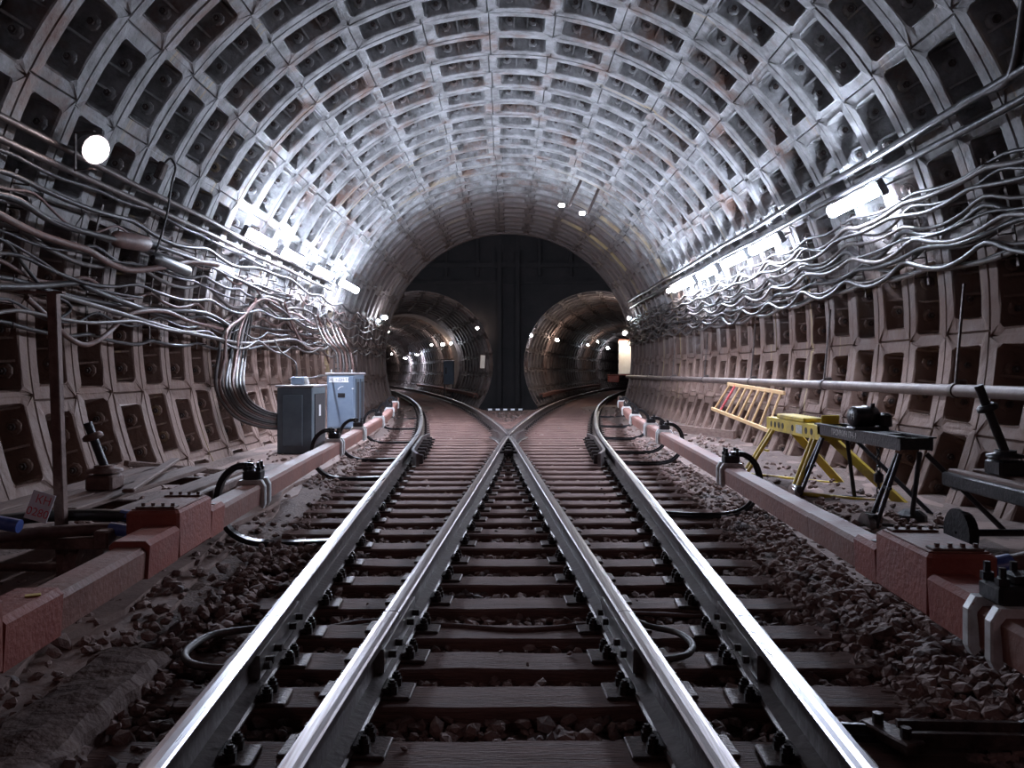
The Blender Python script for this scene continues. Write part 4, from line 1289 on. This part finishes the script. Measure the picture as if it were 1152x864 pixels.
# ------------------------------------------------------------------ overhead hanger, far fittings
root = empty('overhead_bracket', (1.9, 19.6, 5.5), 'dark two-rod bracket with small lamps hanging from the vault', 'bracket')
for a, b, e in ((P(661, 193, 19.8), P(640, 232, 19.8), P(632, 231, 19.8)), (P(680, 203, 19.8), P(661, 241, 19.8), P(655, 240, 19.8))):
    a.z += .12
    MB().cyl(a, b, .035, 8).build('rod', M['bracket'], root)
    MB().cyl(b, e, .02, 8).build('arm', M['bracket'], root)
    MB().box(e, (.14, .06, .07), None, .02).build('lamp', M['bulbcool'], root)
MB().beam(P(661, 197, 19.8), P(681, 206, 19.8), .04, .04).build('cross_bar', M['bracket'], root)
MB().beam(P(642, 228, 19.8), P(662, 238, 19.8), .02, .02).build('cross_bar', M['bracket'], root)
root = empty('panel_board', P(543, 407, 29.5), 'narrow pale board on the end wall beside the left bore', 'board')
b = MB().box((0, 0, 0), (.16, .05, .46), Matrix.Rotation(.05, 3, 'Y'), .008); relpart(b, 'panel', M['cream'], root)
b = MB().box((0, .0, 0), (.2, .03, .5), Matrix.Rotation(.05, 3, 'Y'), .004); relpart(b, 'frame', M['rust'], root)
q = P(703, 402, 31.5)
root = empty('pale_door', (q.x, q.y, q.z), 'pale cream panel brightly lit at the right side of the right tunnel mouth', 'panel')
b = MB().box((0, 0, 0), (.5, .06, 1.25), Matrix.Rotation(-.5, 3, 'Z'), .01); relpart(b, 'panel', M['cream'], root)
b = MB().box((.05, .04, 0), (.6, .04, 1.35), Matrix.Rotation(-.5, 3, 'Z'), .01); relpart(b, 'frame', M['coverred'], root)
q = P(505, 408, 40)
root = empty('equipment_cabinet', (q.x, q.y, -.17), 'small distant blue-grey cabinet inside the left branch tunnel', 'cabinet')
relpart(MB().box((0, 0, 1.2), (.5, .4, 1.1), None, .02), 'body', M['cablight'], root)
relpart(MB().box((0, 0, 1.77), (.58, .48, .05), None, .01), 'top', M['cabtop'], root)
relpart(MB().box((-.12, -.21, 1.3), (.06, .02, .3)), 'handle', M['black'], root)
rel = MB()
for s in (-.2, .2): rel.box((s, 0, .33), (.05, .3, .66))
relpart(rel, 'stand', M['black'], root)
q = P(690, 426, 36)
root = empty('red_box', (q.x, q.y, q.z), 'small red box beside the track inside the right branch tunnel', 'box')
relpart(MB().box((0, 0, 0), (.45, .4, .3), None, .03), 'body', M['coverred'], root)
relpart(MB().box((0, 0, .17), (.5, .45, .04), None, .01), 'lid', M['cover'], root)
root = None
#PROPS_END
# ------------------------------------------------------------------ camera, world, view
cam = bpy.data.cameras.new('camera'); co = bpy.data.objects.new('camera', cam); COL.objects.link(co)
cam.sensor_width = 36; cam.lens = F / 1152 * 36
cam.shift_x = (576 - CX) / 1152; cam.shift_y = -(432 - CY) / 1152
cam.clip_start = .05; cam.clip_end = 300
co.location = (0, 0, CH); co.rotation_euler = (PI / 2, 0, 0)
SC.camera = co
w = bpy.data.worlds.new('world'); SC.world = w; w.use_nodes = True
w.node_tree.nodes['Background'].inputs[0].default_value = (.8, .5, .62, 1)
w.node_tree.nodes['Background'].inputs[1].default_value = .055
SC.view_settings.view_transform = 'Standard'; SC.view_settings.look = 'None'
SC.cycles.diffuse_bounces = 2; SC.cycles.max_bounces = 6
SC.view_settings.exposure = 0; SC.view_settings.gamma = 1; SC.view_settings.use_curve_mapping = False

# ------------------------------------------------------------------ lamps
def tube_lamp(y0, y1, side, label, two=True):
    th = math.atan2(1.0, 2.0)
    X = 3.88 if side > 0 else 3.78; Zl = CH + X / (2.02 if side > 0 else 1.87)
    root = empty('fluorescent_lamp', (side * X, (y0 + y1) / 2, Zl), label, 'lamp', 'fluorescent lamps')
    L = (y1 - y0)
    # lamp faces inward and a little down
    nv = Vector((-side, 0, -.55)).normalized(); up = Vector((0, 1, 0)).cross(nv).normalized()
    m = Matrix((up, Vector((0, 1, 0)), nv)).transposed()
    hb = MB().box((0, 0, 0), (.10, L, .05), m, .012)
    for e in (-1, 1): hb.box(Vector((0, e * (L / 2 + .02), 0)), (.18, .05, .08), m, .012)
    relpart(hb, 'housing', M['housing'], root)
    db = MB()
    prf = [(-.045, 0), (-.07, .02), (-.06, .055), (-.03, .075), (.03, .075), (.06, .055), (.07, .02), (.045, 0)]
    c0 = nv * .026
    db.sweep(prf, [(c0 + Vector((0, -L / 2 + .03, 0)), up, nv), (c0 + Vector((0, L / 2 - .03, 0)), up, nv)])
    relpart(db, 'diffuser', M['fluor' if side > 0 else 'fluorleft'], root)
    for e in (-.35, .35):
        br = MB().beam(Vector((0, e * L, 0)) - nv * .02, Vector((side * .3, e * L, .14)), .03, .02)
        relpart(br, 'mounting_strap', M['bracket'], root)
    return root
tube_lamp(8.7, 9.95, 1, 'bright fluorescent lamp high on the right wall, nearest the camera')
tube_lamp(11.9, 13.2, 1, 'second fluorescent lamp along the right wall')
tube_lamp(13.6, 14.9, 1, 'third fluorescent lamp along the right wall')
tube_lamp(15.5, 16.8, 1, 'fourth fluorescent lamp along the right wall')
tube_lamp(17.4, 19.4, 1, 'last fluorescent lamp along the right wall, before the bare bulb')
tube_lamp(12.0, 13.3, -1, 'brightest fluorescent lamp high on the left wall, nearest the camera')
tube_lamp(13.9, 15.2, -1, 'second fluorescent lamp along the left wall, above the cables to the cabinets')
tube_lamp(16.2, 17.6, -1, 'third fluorescent lamp along the left wall')
tube_lamp(18.6, 20.6, -1, 'last fluorescent lamp along the left wall, above the far cabinet')

def bulb_lamp(p, toward, mat_, label, r=.045):
    p = Vector(p); t = Vector(toward).normalized()
    root = empty('bulkhead_lamp', p, label, 'lamp', 'small bulkhead lamps')
    hb = MB().lathe(-t * .10, t, [(0, r * 1.5), (.03, r * 1.5), (.06, r * .9), (.08, r * .7)], 12)
    relpart(hb, 'housing', M['housing'], root)
    gb = MB().lathe(-t * .02, t, [(0, r * .6), (r * .4, r * .95), (r * 1.1, r), (r * 1.8, r * .6), (r * 2.1, r * .1)], 12)
    relpart(gb, 'bulb', mat_, root)
    return root
def T(side, px, py, off=.25):
    """march the pixel's ray to the wall of a branch tunnel"""
    d = 30.0
    while d < 78:
        q = P(px, py, d)
        o, nx = axfr(side)(d)
        lx = (q.x - o.x) * 1.0 * nx.x
        if lx * lx + (q.z - ZT) ** 2 > (RT - off) ** 2 and d > 30.3: return q
        d += .1
    return q
def toward(side, q):
    o, nx = axfr(side)(q.y)
    return Vector((o.x - q.x, -.6, ZT - q.z))
q = W(753, 327, .2); bulb_lamp(q, (-1, -.5, -.3), M['bulb'], 'small greenish-white bulb at the end of the right fluorescent row', .05)
q = W(432, 357, .22); bulb_lamp(q, (1, -.6, 0), M['bulbcool'], 'dazzling bulb on the left wall beside the tunnel mouth', .07)
q = W(425, 361, .2); bulb_lamp(q, (1, -.6, 0), M['bulbcool'], 'bulb just left of the dazzling one beside the left tunnel mouth', .05)
q = W(708, 358, .2); bulb_lamp(q, (-1, -.6, 0), M['bulbcool'], 'cool bulb high on the right wall beside the right tunnel mouth', .05)
for sd, px, py, mm, r, lab in (
    (-1, 437, 373, 'bulb', .05, 'pinkish bulb below the dazzling one, left branch tunnel'),
    (-1, 441, 398, 'bulb', .06, 'low bulb on the left side of the left branch tunnel'),
    (-1, 499, 387, 'bulbwarm', .08, 'warm bulb on the inner wall of the left branch tunnel'),
    (-1, 486, 388, 'bulb', .06, 'bulb left of the warm one in the left branch tunnel'),
    (-1, 508, 386, 'bulbcool', .06, 'cool bulb right of the warm one in the left branch tunnel'),
    (1, 626, 382, 'bulbwarm', .07, 'reddish star-like bulb on the inner wall of the right branch tunnel'),
    (1, 597, 377, 'bulbcool', .05, 'cool bulb by the left edge of the right branch tunnel'),
    (1, 661, 388, 'bulbcool', .06, 'cool bulb deep in the right branch tunnel, left of the warm bulb'),
    (1, 672, 384, 'bulbwarm', .06, 'warm bulb deep in the right branch tunnel'),
    (1, 683, 391, 'bulbcool', .08, 'wide cool lamp deep in the right branch tunnel')):
    q = T(sd, px, py)
    bulb_lamp(q, toward(sd, q), M[mm], lab, r)
bulb_lamp(P(703, 375, 31.2), (-.6, -1, 0), M['bulbhot'], 'dazzling bulb at the right side of the right tunnel mouth', .07)
bulb_lamp(P(537, 369, 29.4), (-.3, -1, -.3), M['bulbwarm'], 'small tilted lamp on the end wall above the pale board', .05)
for sd, nm in ((-1, 'left'), (1, 'right')):  # pair of lamps added behind the camera as foreground fill
    bulb_lamp(lining_pt(sd, -1.6, 3.1, .3), (-sd, .4, -.4), M['fillrear'], 'added pinkish fill lamp on the %s wall behind the camera, out of view' % nm, .12)
for px, py, lab in ((469, 398, 'farthest fluorescent lamp deep in the left branch tunnel'), (456, 402, 'second farthest fluorescent lamp deep in the left branch tunnel')):
    q = T(-1, px, py, .3)
    root = empty('fluorescent_lamp', q, lab, 'lamp')
    relpart(MB().box((0, 0, 0), (.18, 1.2, .08), None, .01), 'housing', M['housing'], root)
    relpart(MB().box((0, 0, -.07), (.14, 1.1, .05), None, .01), 'diffuser', M['fluor'], root)
# floodlight on the left
q = W(107, 168, .35)
root = empty('floodlight', q, 'round pinkish-white floodlight glaring from the left wall', 'floodlight')
t = Vector((.8, -.42, -.42)).normalized()
hb = MB().lathe(-t * .2, t, [(0, .05), (.05, .08), (.12, .115), (.2, .13), (.215, .135)], 24); relpart(hb, 'housing', M['housing'], root)
gb = MB().lathe(t * .005, t, [(0, .122), (.02, .12), (.04, .095), (.05, .03)], 24); relpart(gb, 'glass', M['flood'], root)
yb = MB().beam((-.02, .03, .17), (-.22, .08, .17), .03, .012); yb.beam((-.02, .03, -.17), (-.22, .08, -.17), .03, .012); yb.beam((-.22, .08, -.18), (-.22, .08, .18), .03, .012)
relpart(yb, 'yoke', M['bracket'], root)
